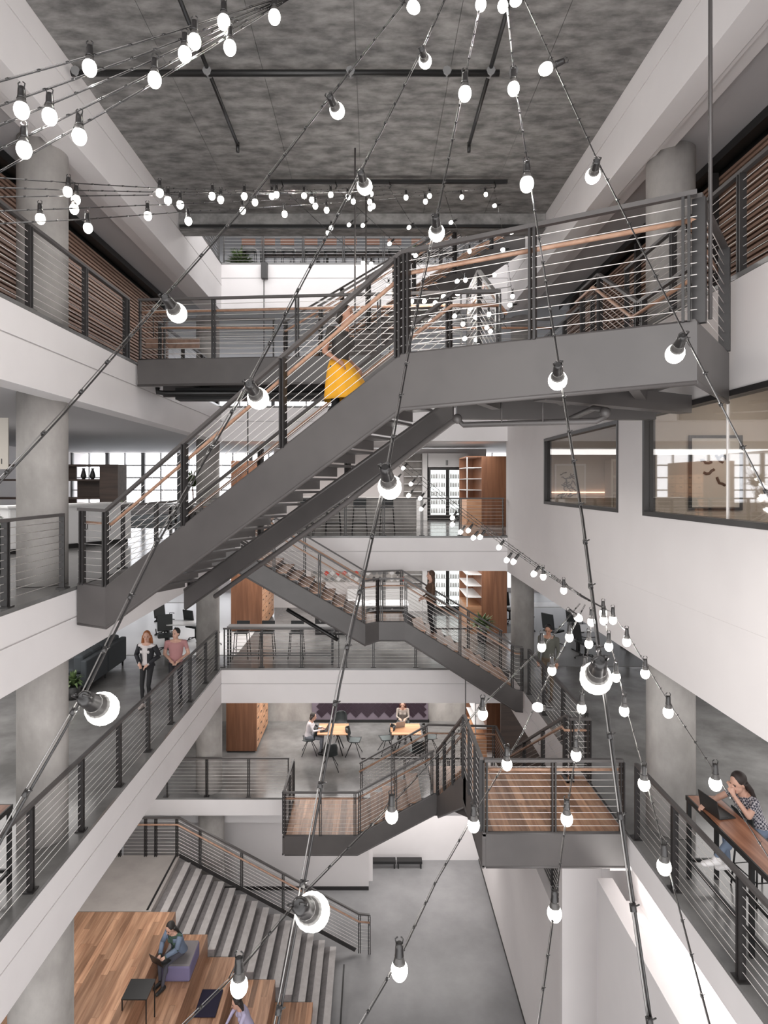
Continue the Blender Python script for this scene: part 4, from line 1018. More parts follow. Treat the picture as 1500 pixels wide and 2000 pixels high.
sp2 = thing('sprinkler_pipe', 'grey sprinkler pipe with elbows hung under the landing', 'pipe', (.6, 6.8, 13.1))
m = MB(); m.tube([pt(893, 818, 6.6), pt(905, 830, 6.6), pt(1165, 822, 5.9), pt(1182, 815, 5.9), pt(1180, 800, 5.95), pt(1160, 797, 6.1), pt(1105, 822, 6.9)], .03, 8); m.build('main_pipe', M['steel'], sp2, world=True)
m = MB(); m.tube([pt(893, 818, 6.6), pt(880, 825, 6.8), pt(640, 1010, 7.7), pt(420, 1165, 8.9)], .035, 8); m.build('branch_pipe', M['steel'], sp2, world=True)
for q in ((893, 818, 6.6), (1182, 806, 5.9)): MB().ell(pt(*q), .055, .055, .055, 10, 8).build('elbow', M['steel'], sp2, world=True)
for q in ((980, 826, 6.35), (1060, 824, 6.1)):
    p = pt(*q); MB().tube([p, p+Vector((0, 0, .3))], .008, 5).build('pipe_hanger', M['steel'], sp2, world=True)
# wayfinding signs, level 4 and 5 left
t = thing('wayfinding_sign', 'pale hanging sign with small figures between the dark post and the column', 'sign', (-5.85, 9.6, 12.8))
MB().box(-.16, .16, -.01, .01, -.35, .45).build('board', M['paper'], t)
def text(s, size, loc, par, mat, rot=(R(90), 0, 0)):
    c = bpy.data.curves.new('lettering', 'FONT'); c.body = s; c.size = size; c.extrude = .002; c.align_x = 'CENTER'
    tmp = bpy.data.objects.new('tmp', c); C.objects.link(tmp); dg = bpy.context.evaluated_depsgraph_get(); me = bpy.data.meshes.new_from_object(tmp.evaluated_get(dg)); bpy.data.objects.remove(tmp)
    me.materials.clear(); o = bpy.data.objects.new('lettering', me); C.objects.link(o); o.data.materials.append(mat); o.parent = par; o.location = loc; o.rotation_euler = rot; return o
text('A', .08, (-.08, -.014, .02), t, M['black']); text('001', .12, (0, -.014, -.27), t, M['black'])
t = thing('sign_board', 'timber sign board hung behind the fifth floor bridge railing', 'sign', (-3.9, 12.6, 15.0))
MB().box(-.75, .35, -.02, .02, -.0, .20).build('board', M['slat'], t)
MB().tube([(-.6, 0, .2), (-.6, 0, .62)], .01, 5).build('hanger', M['black'], t)
for y in (5.9, 7.55):
    tag(MB().box(-6.55, -6.45, y, y+.1, 7.2, 9.95).build('partition_post', M['black']), ['black partition post at the left frame edge', 'black partition post behind the left column'][y > 7], 'post')
# ---------------------------------------------------------------- people
def remeshed(mb, name, mats, voxel, smooth=2, parent=None):
    ob = mb.build('tmp', mats, origin=False)
    md = ob.modifiers.new('r', 'REMESH'); md.mode = 'VOXEL'; md.voxel_size = voxel; md.use_smooth_shade = True
    if smooth:
        sm = ob.modifiers.new('s', 'SMOOTH'); sm.factor = .5; sm.iterations = smooth
    dg = bpy.context.evaluated_depsgraph_get(); dg.update()
    me = bpy.data.meshes.new_from_object(ob.evaluated_get(dg)); me.name = name
    bpy.data.objects.remove(ob)
    o = bpy.data.objects.new(name, me); C.objects.link(o)
    me.materials.clear()
    for m in mats: me.materials.append(m)
    me.polygons.foreach_set('use_smooth', [True]*len(me.polygons))
    if parent: o.parent = parent
    return o
def seg_dist(p, a, b):
    ab = b-a; t = max(0, min(1, (p-a).dot(ab)/max(ab.length_squared, 1e-9))); return (p-(a+ab*t)).length
DEF = dict(pelvis=(0,0,.94), waist=(0,0,1.08), chest=(0,0,1.27), neck=(0,0,1.44), head=(0,.01,1.59),
  ls=(-.175,0,1.385), rs=(.175,0,1.385), le=(-.22,-.02,1.11), re=(.22,-.02,1.11), lw=(-.21,.08,.88), rw=(.21,.08,.88),
  lh=(-.09,0,.91), rh=(.09,0,.91), lk=(-.10,.03,.50), rk=(.10,.03,.50), la=(-.10,-.02,.085), ra=(.10,-.02,.085))
def person(label, loc, rz, J=None, scale=1.0, skin=0, top=(.5,.5,.5), bottom=(.02,.02,.025), shoe=(.02,.02,.02), hair=(.03,.02,.015),
           hairlen=0, female=True, look=0, sleeve='short', skirt=None, voxel=.011, jacket=None, fdir=None, face=True, toe=None, nod=0):
    j = {k: Vector(v) for k, v in DEF.items()}
    for k, v in (J or {}).items(): j[k] = Vector(v)
    t = thing('person', label, 'person', loc, rz); t.scale = (scale,)*3
    MS = [SKIN[skin], cloth('top_cloth', top), cloth('trouser_cloth', bottom), cloth('shoe_leather', shoe, .5), cloth('collar_cloth', jacket or top)]
    b = MB(); b.smooth = True
    def limb(a, c, r1, r2, n=12):
        a = Vector(a); c = Vector(c); b.tube([a, a.lerp(c, .35), c], r1, n, r2); b.ell(a, r1, r1, r1, 10, 6); b.ell(c, r2, r2, r2, 10, 6)
    fz = .92 if female else 1.05
    shl = (j['rs']-j['ls']); sx = shl.normalized()
    # torso loft: pelvis > waist > chest > shoulders, oval sections following the spine
    secs = [(j['pelvis']-(j['waist']-j['pelvis'])*.55, .13, .10), (j['pelvis'], .165*(1.02 if female else .98), .118), (j['waist'], .128*(fz+.04), .098), (j['chest'], .158*fz, .118), (j['chest'].lerp((j['ls']+j['rs'])/2, .75), .165*fz, .10), ((j['ls']+j['rs'])/2+Vector((0,0,.025)), .10, .07)]
    base = len(b.v); K = 18
    for i, (c, rx, ry) in enumerate(secs):
        d = (secs[min(i+1, 5)][0]-secs[max(i-1, 0)][0]).normalized(); a = (sx-d*sx.dot(d)).normalized(); q = d.cross(a)
        for k in range(K):
            th = 2*math.pi*k/K; b.v.append(tuple(c+a*math.cos(th)*rx+q*math.sin(th)*ry))
    for i in range(5):
        for k in range(K): b.face([base+i*K+k, base+i*K+(k+1)%K, base+(i+1)*K+(k+1)%K, base+(i+1)*K+k])
    b.face([base+k for k in range(K)][::-1]); b.face([base+5*K+k for k in range(K)])
    if female:
        fw = sx.cross(j['chest']-j['waist']).normalized()*-1
        for s in (-1, 1): b.ell(j['chest']+sx*s*.07-fw*-.085*-1*-1, .055, .05, .055, 10, 8)
    for s, e, w_, sg in (('ls', 'le', 'lw', -1), ('rs', 're', 'rw', 1)):
        limb(j[s], j[e], .05*fz, .038*fz); limb(j[e], j[w_], .038*fz, .026*fz)
        limb(j[s], (j['ls']+j['rs'])/2+Vector((0,0,.03)), .048*fz, .05)
        # hand: palm and five unequal bent fingers
        fd = (j[w_]-j[e]).normalized(); a, u = frame_of(fd)
        if fdir and s in fdir: fd = Vector(fdir[s]).normalized(); a, u = frame_of(fd)
        pc = j[w_]+fd*.05; b.tube([j[w_], pc+fd*.03], .027, 10, .033)
        for k, (L, o_) in enumerate(((.066, -.028), (.076, -.010), (.072, .009), (.058, .026))):
            r0 = pc+fd*.025+a*o_; r1 = r0+fd*L*.55-u*.010; r2 = r1+fd*L*.38-u*.028; b.tube([r0, r1, r2], .0085, 7, .0068); b.ell(r2, .007, .007, .007, 6, 4)
        th0 = j[w_]+fd*.018-a*.022*sg*-1; th1 = th0-a*.022*sg*-1+fd*.028; b.tube([th0, th1, th1+fd*.028-u*.01], .010, 7, .0075)
    for h, k, a_ in (('lh', 'lk', 'la'), ('rh', 'rk', 'ra')):
        limb(j[h], j[k], .078, .05); limb(j[k], j[a_], .048, .032)
        kd = (j[a_]-j[k]).normalized(); b.ell(j[k].lerp(j[a_], .3)-Vector((0, .012, 0)), .05, .052, .09, 10, 8)
        f = Vector(toe[a_]) if toe and a_ in toe else Vector((0, 1, 0)); f.normalize()
        p0 = j[a_]-f*.045+Vector((0,0,-.035)); p1 = j[a_]+f*.14+Vector((0,0,-.05))
        b.tube([p0, p0.lerp(p1, .5), p1], .042, 10, .036); b.ell(p1, .040, .040, .03, 10, 6); b.ell(p0, .04, .04, .04, 10, 6)
    # neck and head
    hd = j['head']; Mh = Matrix.Rotation(R(look), 3, 'Z') @ Matrix.Rotation(R(nod), 3, 'X')
    b.tube([j['neck']-Vector((0,0,.05)), j['neck'].lerp(hd, .6)], .058, 12, .050)
    b.ell(hd+Mh @ Vector((0, -.008, .03)), .074, .092, .098, 18, 14, Mh)
    b.ell(hd+Mh @ Vector((0, .022, -.045)), .055, .060, .066, 14, 10, Mh)
    b.ell(hd+Mh @ Vector((0, .062, -.085)), .026, .024, .022, 10, 8, Mh)
    b.tube([hd+Mh @ Vector((0, .080, .018)), hd+Mh @ Vector((0, .106, -.022))], .010, 8, .015)
    for s in (-1, 1): b.ell(hd+Mh @ Vector((s*.074, -.005, 0)), .012, .02, .03, 8, 6, Mh)
    body = remeshed(b, 'body', MS, voxel, 2, t)
    # colour the one continuous body by garment
    me = body.data; idx = []
    cutarm = {'short': .55, 'long': 2, 'none': 0}[sleeve]
    arms = [(j['ls'], j['le'], j['lw']), (j['rs'], j['re'], j['rw'])]; legs = [(j['lh'], j['lk'], j['la']), (j['rh'], j['rk'], j['ra'])]
    for p_ in me.polygons:
        c = p_.center; best = ('t', seg_dist(c, j['pelvis'], j['chest'])-.14)
        dh = seg_dist(c, j['neck']+Vector((0, 0, .01)), hd)-.075
        if dh < best[1]: best = ('h', dh)
        for s, e, w_ in arms:
            d = seg_dist(c, s, e)-.045
            if d < best[1]: best = ('ua', d, (c-s).dot((e-s))/(e-s).length_squared)
            d = seg_dist(c, e, w_)-.032
            if d < best[1]: best = ('fa', d)
            d = seg_dist(c, w_, w_+(w_-e).normalized()*.14)-.03
            if d < best[1] and (c-w_).dot(w_-e) > 0: best = ('hand', d)
            if (c-w_).length < .10 and fdir: best = ('hand', d) if d < .03 else best
        for h, k, a_ in legs:
            d = seg_dist(c, h, k)-.07
            if d < best[1]: best = ('l', d)
            d = seg_dist(c, k, a_)-.045
            if d < best[1]: best = ('l', d)
            if (c-a_).length < .20 and c.z < a_.z+.03: 
                if (c-a_).length < .19: best = ('f', -1)
        k = best[0]
        if k == 'h': m = 0
        elif k == 'hand': m = 0
        elif k == 'ua': m = 1 if best[2] < (cutarm if cutarm < 1 else 9) else 0
        elif k == 'fa': m = 1 if cutarm > 1 else 0
        elif k == 'l': m = 2
        elif k == 'f': m = 3
        else: m = 1 if (c-j['pelvis']).dot((j['waist']-j['pelvis']).normalized()) > .02 else 2
        idx.append(m)
    me.polygons.foreach_set('material_index', idx); me.update()
    # hair
    hm = cloth('hair', hair, .6); b = MB(); b.smooth = True
    b.ell(hd+Mh @ Vector((0, -.026, .045)), .086, .094, .098, 18, 12, Mh)
    if hairlen:
        nb = 6
        for i in range(nb):
            a = (i/(nb-1)-.5)*2; r0 = hd+Mh @ Vector((a*.075, -.035-.03*(1-abs(a)), .02)); tilt = Vector((0, -.03, 0))
            b.tube([r0, r0+Mh @ Vector((a*.02, -.03, -.10)), r0+Mh @ Vector((a*.035, -.03, -hairlen*.7)), r0+Mh @ Vector((a*.02, -.02, -hairlen))], .038, 8, .018)
    else:
        b.ell(hd+Mh @ Vector((0, -.045, -.0)), .070, .06, .075, 14, 10, Mh)
    remeshed(b, 'hair', [hm], max(voxel, .009), 2, t)
    if face:
        ey = MB(); 
        for s in (-1, 1): ey.ell(hd+Mh @ Vector((s*.030, .079, .012)), .011, .006, .006, 8, 6, Mh)
        ey.build('eyes', M['black'], t); tag(t.children[-1], 'dark eyes')
        mo = MB(); mo.ell(hd+Mh @ Vector((0, .083, -.052)), .022, .007, .006, 8, 6, Mh); mo.build('mouth', cloth('lips', (.35, .10, .09), .5), t)
        br = MB()
        for s in (-1, 1): br.tube([hd+Mh @ Vector((s*.045, .076, .030)), hd+Mh @ Vector((s*.018, .086, .034))], .0035, 5)
        br.build('eyebrows', hm, t)
    if jacket:
        b = MB(); b.smooth = True
        secs2 = [(c, rx*1.13+.006, ry*1.17+.006) for c, rx, ry in secs[1:5]]; K = 20; base = len(b.v)
        for i, (c, rx, ry) in enumerate(secs2):
            for k in range(K):
                th = math.pi/2+.42+(2*math.pi-.84)*k/(K-1); b.v.append(tuple(c+sx*math.cos(th)*rx+Vector((0,0,1)).cross(sx)*math.sin(th)*ry))
        for i in range(len(secs2)-1):
            for k in range(K-1): b.face([base+i*K+k, base+i*K+k+1, base+(i+1)*K+k+1, base+(i+1)*K+k])
        for s, e, w_ in arms: b.tube([s, e], .058, 12, .046, caps=False); b.tube([e, e.lerp(w_, .93)], .046, 12, .035, caps=False)
        o = b.build('jacket', cloth('jacket_cloth', jacket), t); s = o.modifiers.new('s', 'SOLIDIFY'); s.thickness = .006
    if skirt:
        b = MB(); b.smooth = True; K = 28; base = 0; w0 = j['pelvis']+Vector((0, 0, .10))
        for i in range(9):
            f = i/8; ctr = w0.lerp(((j['lk']+j['rk'])/2)+Vector((0, 0, -.03)), f)
            for k in range(K):
                th = 2*math.pi*k/K; pl = 1+.07*f*math.sin(th*7)
                b.v.append(tuple(ctr+Vector((math.cos(th)*(.135+.13*f**.8)*pl, math.sin(th)*(.11+.22*f**.8)*pl, .0))))
        for i in range(8):
            for k in range(K): b.face([i*K+k, (i+1)*K+k, (i+1)*K+(k+1)%K, i*K+(k+1)%K])
        o = b.build('skirt', cloth('skirt_cloth', skirt, .8), t); s = o.modifiers.new('s', 'SOLIDIFY'); s.thickness = .006
    return t
# woman in yellow skirt climbing the main flight
base = A1+U*0+V*.62; run_ = (A2.x-A1.x)
tp = pt(660, 0, 7.35); bx = tp.x
f_ = ((bx-V.x*.62)-A1.x)/(A2.x-A1.x); step = math.floor(f_*15)+1
fz_ = 10.60+(13.36-10.60)/16*step
person('woman in a yellow skirt and dark top climbing the big staircase', (bx, 7.35, fz_), R(-90-28.3+0), dict(pelvis=(0,.02,.94), waist=(0,.03,1.08), chest=(0,.06,1.27), neck=(0,.09,1.43), head=(0,.12,1.58),
    le=(-.23,-.02,1.12), lw=(-.20,.14,.98), re=(.24,-.04,1.12), rw=(.2,.12,1.0), lk=(-.09,.30,.66), la=(-.09,.26,.26), rk=(.09,.02,.50), ra=(.09,-.16,.09)),
    .98, 1, top=(.05,.045,.042), bottom=(.01,.01,.012), hair=(.015,.012,.01), hairlen=.12, skirt=(.80,.38,.02), sleeve='short')
# woman on the lower stair
person('long haired woman in a brown top and black trousers standing on the lower stair', (1.47, 15.5, 8.33), R(100), dict(le=(-.20,.02,1.12), lw=(-.08,.20,1.04), re=(.20,.02,1.12), rw=(.06,.22,1.03), lk=(-.09,.05,.52), ra=(.10,-.10,.16), rk=(.1,.0,.56)),
    .99, 0, top=(.10,.055,.035), bottom=(.012,.012,.014), hair=(.05,.022,.012), hairlen=.34, sleeve='long', look=-10)
person('red haired woman in a black blazer and white shirt walking on the left', (-5.09, 13.85, 7.2), R(172), dict(le=(-.28,-.04,1.16), lw=(-.10,.14,1.00), re=(.28,-.04,1.16), rw=(.11,.14,1.02), lk=(-.06,.04,.5), la=(-.03,-.06,.085), rk=(.08,.08,.5), ra=(.05,.10,.085)),
    .99, 0, top=(.62,.58,.58), bottom=(.018,.018,.02), hair=(.30,.10,.03), hairlen=.26, sleeve='long', jacket=(.02,.02,.024), look=20, shoe=(.35,.3,.28))
person('man in a pink polo shirt walking beside the red haired woman', (-4.5, 14.05, 7.2), R(188), dict(ls=(-.2,0,1.4), rs=(.2,0,1.4), le=(-.27,-.05,1.13), lw=(-.10,.13,1.02), re=(.26,-.05,1.13), rw=(.08,.15,1.02), lk=(-.10,.05,.5), la=(-.10,-.05,.085), rk=(.10,.09,.5), ra=(.10,.12,.085)),
    1.0, 0, top=(.42,.21,.21), bottom=(.02,.02,.024), hair=(.012,.01,.01), female=False, look=-28, shoe=(.02,.02,.02))
person('dark haired man in an olive shirt walking along the right third floor', (4.12, 14.4, 7.2), R(150), dict(ls=(-.2,0,1.4), rs=(.2,0,1.4), lk=(-.10,.10,.5), la=(-.10,.16,.085), rk=(.10,.06,.5), ra=(.10,-.16,.12)),
    1.0, 1, top=(.10,.10,.085), bottom=(.12,.09,.06), hair=(.012,.01,.01), female=False, nod=-18, sleeve='long', shoe=(.05,.03,.02))
# seated at the cafe tables (second floor)
SIT = dict(pelvis=(0,-.02,.56), waist=(0,0,.70), chest=(0,.05,.88), neck=(0,.09,1.04), head=(0,.15,1.17), ls=(-.17,.06,.99), rs=(.17,.06,.99), le=(-.2,.17,.78), re=(.2,.17,.78), lw=(-.10,.40,.80), rw=(.10,.40,.80),
  lh=(-.09,.02,.55), rh=(.09,.02,.55), lk=(-.10,.44,.52), rk=(.10,.44,.52), la=(-.10,.42,.085), ra=(.10,.38,.085))
person('woman in a white shirt typing at the left oak table', (-2.05, 19.65, 3.6), R(-92), SIT, 1.0, 0, top=(.62,.58,.60), bottom=(.22,.23,.26), hair=(.025,.018,.015), sleeve='long', hairlen=.10, nod=-15)
person('woman with dark red hair behind the silver laptop at the right oak table', (1.02, 20.85, 3.6), R(176), SIT, 1.0, 0, top=(.30,.26,.23), bottom=(.03,.03,.03), hair=(.06,.012,.01), sleeve='long', hairlen=.24, nod=-12)
# woman at the bar, right
BAR = dict(pelvis=(0,0,.84), waist=(0,.05,.97), chest=(0,.13,1.13), neck=(0,.19,1.27), head=(-.02,.27,1.39), ls=(-.17,.16,1.22), rs=(.17,.16,1.22), le=(-.20,.27,1.08), lw=(-.05,.36,1.27), re=(.22,.36,1.10), rw=(.10,.58,1.09),
  lh=(-.09,.02,.82), rh=(.09,.02,.82), lk=(-.10,.40,.80), rk=(.10,.36,.78), la=(-.06,.60,.52), ra=(.12,.30,.34))
person('long haired woman in a checked blouse leaning on the bar table at right', (4.70, 7.5, 7.2), R(96), BAR, 1.0, 0, top=(.16,.15,.17), bottom=(.14,.18,.25), shoe=(.75,.73,.73), hair=(.02,.012,.010), hairlen=.44, voxel=.0065, nod=-22, look=8, fdir={'ls': (.35, -.0, 1), 'rs': (-.2, 1, -.15)})
st = bar_stool('black bar stool under the woman at the right bar table'); place(st, (4.72, 7.5, 7.2), R(96))
# blouse check
m = bpy.data.objects[[o.name for o in bpy.data.objects if o.name.startswith('body')][-1]].data.materials[1]
n, l, p = nodes(m); ck = n.new('ShaderNodeTexChecker'); ck.inputs['Scale'].default_value = 42; ck.inputs[1].default_value = (.05, .05, .07, 1); ck.inputs[2].default_value = (.42, .40, .42, 1)
tc = n.new('ShaderNodeTexCoord'); l.new(tc.outputs['Object'], ck.inputs[0]); l.new(ck.outputs[0], p.inputs['Base Color'])
# seated on the bleachers
CSH = dict(pelvis=(0,0,.52), waist=(0,.04,.65), chest=(0,.11,.82), neck=(0,.17,.97), head=(0,.24,1.08), ls=(-.17,.14,.92), rs=(.17,.14,.92), le=(-.21,.26,.74), re=(.21,.26,.74), lw=(-.08,.44,.66), rw=(.08,.44,.64),
  lh=(-.08,.02,.50), rh=(.08,.02,.50), lk=(-.08,.42,.50), rk=(.09,.44,.50), la=(-.06,.50,.09), ra=(.10,.42,.09))
person('dark haired woman in a denim jacket typing on a laptop on the bleachers', (-4.02, 12.78, 2.04), R(150), CSH, 1.0, 0, top=(.05,.09,.07), bottom=(.07,.07,.09), hair=(.015,.012,.010), hairlen=.30, jacket=(.13,.17,.24), sleeve='long', nod=-25, voxel=.0085, shoe=(.02,.02,.02))
laptop('black laptop on the lap of the woman on the bleachers', (-4.25, 12.38, 2.60), R(150), 'dark_laptop', 110)
person('dark haired person in a pale blouse at the bottom edge of the picture', (-2.45, 12.1, 1.02), R(120), CSH, 1.0, 0, top=(.45,.42,.58), bottom=(.03,.03,.05), hair=(.02,.014,.012), hairlen=.2, sleeve='long', nod=-15)
# ---------------------------------------------------------------- string lights
def holder_proto():
    a = MB(); a.lathe([(.010, 0), (.015, .004), (.0165, .02), (.0175, .045), (.019, .05), (.019, .056)], (0, 0, 0), (0, 0, -1), 12)
    for s in (-1, 1): a.tube([(s*.013, 0, -.004), (s*.016, 0, .014), (s*.006, 0, .022)], .003, 5)
    b = MB(); b.lathe([(.0145, .052), (.018, .060), (.0215, .072), (.0250, .083)], (0, 0, 0), (0, 0, -1), 16)
    c = MB(); c.lathe([(.0250, .083), (.0305, .093), (.0335, .106), (.0330, .120), (.0285, .134), (.0205, .145), (.010, .1515), (.001, .1535)], (0, 0, 0), (0, 0, -1), 18)
    return [x.build(nm, mt, origin=False) for x, nm, mt in ((a, 'h', M['hornblack']), (b, 'b', M['lampbase']), (c, 'c', M['bulb']))]
LAMP = bpy.data.lights.new('bulb_light', 'POINT'); LAMP.energy = 1.5; LAMP.shadow_soft_size = 0.0; LAMP.color = (1, .96, .92)
HP = holder_proto(); HM = [o.data for o in HP]
for o in HP: bpy.data.objects.remove(o)
HM[0].name = 'lamp_holder'; HM[1].name = 'bulb_base'; HM[2].name = 'bulb'
def strand(label, path, bulbs, group=None, ties=.17, two=True, sag=0, r=.0024, scale=1.0):
    """path: (px,py,D) points of one cable; bulbs: (px,py) of each glowing dome"""
    P = [pt(*q) for q in path]; top = max(P, key=lambda v: v.z)
    t = thing('string_light', label, 'string light', tuple(top), 0, group)
    MB().tube(P, r*.7, 6).build('support_cable', M['strandcable'], t, world=True)
    o = Vector((.006, 0, -.006)) if two else Vector((0, 0, -.005))
    MB().tube([p+o for p in P], r*1.15, 6).build('power_cord', M['hornblack'], t, world=True)
    m = MB(); tot = 0; nxt = ties*.6
    for a, b in zip(P, P[1:]):
        L = (b-a).length; d = (b-a).normalized()
        while nxt < tot+L:
            q = a+d*(nxt-tot)+o*.5; m.tube([q-d*.007, q+d*.007], r*2.6, 6); m.tube([q, q+Vector((.012, 0, .006))], .0018, 4)
            nxt += ties*random.uniform(.8, 1.2)
        tot += L
    if m.v: tag(m.build('cable_ties', M['hornblack'], t, world=True), kind='stuff')
    for bp in bulbs:
        bx_, by_ = bp[0], bp[1]; best = None
        for (x0_, y0_, d0), (x1_, y1_, d1) in zip(path, path[1:]):
            dx, dy = x1_-x0_, y1_-y0_; s = max(0, min(1, ((bx_-x0_)*dx+(by_-y0_)*dy)/(dx*dx+dy*dy)))
            # prefer attachment a little up the cable
            q = (x0_+dx*s, y0_+dy*s); dd = math.hypot(bx_-q[0], by_-q[1]); w0, w1 = 1/d0, 1/d1; D = 1/(w0+(w1-w0)*s)
            if best is None or dd < best[0]: best = (dd, q, D)
        dd, q, D = best; px_len = .125*scale*F/D
        A = pt(q[0], q[1], D); B = pt(bx_, by_, D); ax = (B-A)
        if ax.length < .05: ax = Vector((0, 0, -1))
        if dd < px_len*.62:   # bulb sits close to the cable in view: hang it straight down and slightly towards the eye
            ax = Vector((0, -.0, -1)) if abs(bx_-q[0]) < px_len*.4 else (B-A)
        if len(bp) > 2:      # tilted lamp: its cap is seen at bp[2], nearer to the eye than the bulb
            lo_, hi_ = D*.9, D
            for _ in range(30):
                mid = (lo_+hi_)/2
                if (pt(bp[2][0], bp[2][1], mid)-B).length > .122*scale: lo_ = mid
                else: hi_ = mid
            ax = B-pt(bp[2][0], bp[2][1], (lo_+hi_)/2)
        ax.normalize(); top_ = B-ax*.122*scale
        h = bpy.data.objects.new('lamp_holder', HM[0]); C.objects.link(h); h.parent = t
        h.location = top_-Vector(t.location); h.rotation_mode = 'QUATERNION'; h.rotation_quaternion = Vector((0, 0, -1)).rotation_difference(ax); h.scale = (scale,)*3
        for k, nm in ((1, 'bulb_base'), (2, 'bulb')):
            c = bpy.data.objects.new(nm, HM[k]); C.objects.link(c); c.parent = h
        if LAMP: # the lamp's own light, just below its frosted dome
            l = bpy.data.objects.new('bulb_light', LAMP); C.objects.link(l); l.parent = t; l.location = top_+ax*.17*scale-Vector(t.location)
        if (top_-A).length > .02: MB().tube([A, A.lerp(top_, .5)+Vector((0, 0, -.004)), top_], .003, 5).build('drop_cord', M['hornblack'], t, world=True)
    return t
G1 = 'bulb strings fanning down in the foreground'
strand('foreground string of bulbs running to the left frame edge', [(815, -30, 3.6), (645, 185, 2.85), (480, 398, 2.5), (320, 578, 2.2), (120, 805, 1.8), (-40, 975, 1.5)], [(810, 16), (660, 219, (643, 187)), (348, 614, (322, 580))], G1)
strand('foreground string passing the bulb before the woman in yellow', [(880, -30, 3.8), (824, 95, 3.3), (705, 330, 2.75), (490, 735, 2.0), (310, 1045, 1.6), (155, 1362, 1.3), (-30, 1680, 1.1)], [(831, 122, (824, 95)), (713, 367, (704, 335)), (506, 781, (486, 748)), (203, 1386, (163, 1362))], G1)
strand('foreground string crossing the centre with the lowest big bulb', [(945, -30, 4.0), (907, 150, 3.3), (852, 420, 2.65), (800, 660, 2.2), (755, 910, 1.8), (660, 1330, 1.45), (582, 1755, 1.2), (528, 2040, 1.1)], [(939, 12), (908, 187), (853, 458, (851, 422)), (762, 955, (752, 912)), (612, 1782, (584, 1768))], G1)
strand('foreground string hanging almost vertically right of centre', [(985, -30, 4.2), (1003, 150, 3.6), (1030, 325, 3.1), (1060, 520, 2.7), (1090, 715, 2.3), (1135, 1010, 1.75), (1172, 1310, 1.35), (1215, 1640, 1.2), (1272, 2040, 1.05)], [(982, 15), (1003, 177), (1029, 364), (1089, 746, (1090, 712)), (1163, 1328, (1172, 1290))], G1)
strand('foreground string running to the right frame edge', [(1010, -30, 4.2), (1070, 100, 3.5), (1165, 312, 2.9), (1335, 650, 2.3), (1540, 1050, 1.9)], [(1005, 3), (1063, 136), (1157, 346, (1166, 314)), (1317, 694, (1334, 655))], G1)
G2 = 'bulb strings fanning down from the right hand node'
strand('lower string running to the bottom left corner of the frame', [(1132, 1178, 5.6), (1060, 1262, 5.0), (945, 1372, 4.3), (765, 1568, 3.3), (590, 1745, 2.7), (465, 1893, 2.4), (330, 2025, 2.1)], [(1131, 1208), (1058, 1266), (943, 1398), (765, 1597), (467, 1931)], G2)
strand('lower string ending at the bulb above the ground floor', [(1142, 1180, 5.6), (1080, 1300, 5.0), (1020, 1430, 4.4), (925, 1590, 3.5), (850, 1720, 3.0), (778, 1870, 2.5), (690, 2020, 2.2)], [(1112, 1247), (1078, 1312), (990, 1496), (925, 1615), (780, 1900)], G2)
strand('lower string hanging in front of the wooden landing', [(1158, 1190, 5.6), (1150, 1250, 5.3), (1136, 1370, 4.6), (1125, 1460, 4.2), (1107, 1575, 3.6), (1083, 1760, 3.0), (1045, 2030, 2.4)], [(1155, 1217), (1150, 1260), (1143, 1312), (1136, 1386), (1048, 1381), (1125, 1478), (1107, 1603), (1083, 1788)], G2)
strand('lower string hanging beside the second rail post at right', [(1176, 1185, 5.6), (1188, 1245, 5.2), (1205, 1305, 4.9), (1220, 1370, 4.5), (1258, 1510, 3.7), (1297, 1665, 3.1), (1345, 1850, 2.6), (1392, 2030, 2.2)], [(1179, 1214), (1189, 1265), (1203, 1325), (1219, 1391), (1258, 1535), (1297, 1697)], G2)
strand('lower string running past the woman at the bar table', [(1190, 1192, 5.6), (1226, 1240, 5.2), (1262, 1300, 4.8), (1306, 1372, 4.3), (1398, 1512, 3.5), (1510, 1690, 2.9)], [(1197, 1213), (1224, 1256), (1260, 1318), (1305, 1394), (1397, 1534)], G2)
B0_ = [(775, 900, 11.5), (880, 985, 9.8), (975, 1055, 8.2), (1060, 1115, 7.0), (1135, 1165, 6.0), (1190, 1195, 5.6)]
for k, (lab, bl_) in enumerate((('uppermost cable of the bundle crossing the white right wall', [(787, 915), (802, 946), (883, 1012), (937, 1050), (1002, 1098), (1101, 1155), (1178, 1200)]),
    ('middle cable of the bundle crossing the white right wall', [(775, 936), (798, 968), (883, 1025), (924, 1051), (974, 1070), (1042, 1122)]),
    ('lower cable of the bundle crossing the white right wall', [(797, 969), (820, 974), (822, 995), (899, 1040), (914, 1037), (989, 1095), (1061, 1128)]))):
    strand(lab, [(x, y+(k-1)*9*(1-i/5)-2, d+k*.04) for i, (x, y, d) in enumerate(B0_)], bl_, 'cables of the right hand bundle', two=False)
G3 = 'bright bulb strings at the upper left'
T = (562, -8)
for lab, (x0_, y0_), bl_ in (('topmost string at the upper left corner', (-30, 165), [(175, 137), (437, 47)]), ('second string from the top at the upper left', (-30, 215), [(42, 220), (380, 85)]),
     ('third string from the top at the upper left', (-30, 255), [(97, 232), (361, 110)]), ('fourth string from the top at the upper left', (-30, 305), [(47, 297), (302, 160), (536, 37)]), ('lowest string of the upper left fan', (-30, 350), [(155, 271), (449, 97)])):
    strand(lab, [(x0_, y0_, 2.8), (270, y0_+(T[1]-y0_)*.48, 3.1), (590, -20, 3.5)], bl_, G3)
G4 = 'bulb strings stretched level across the left'
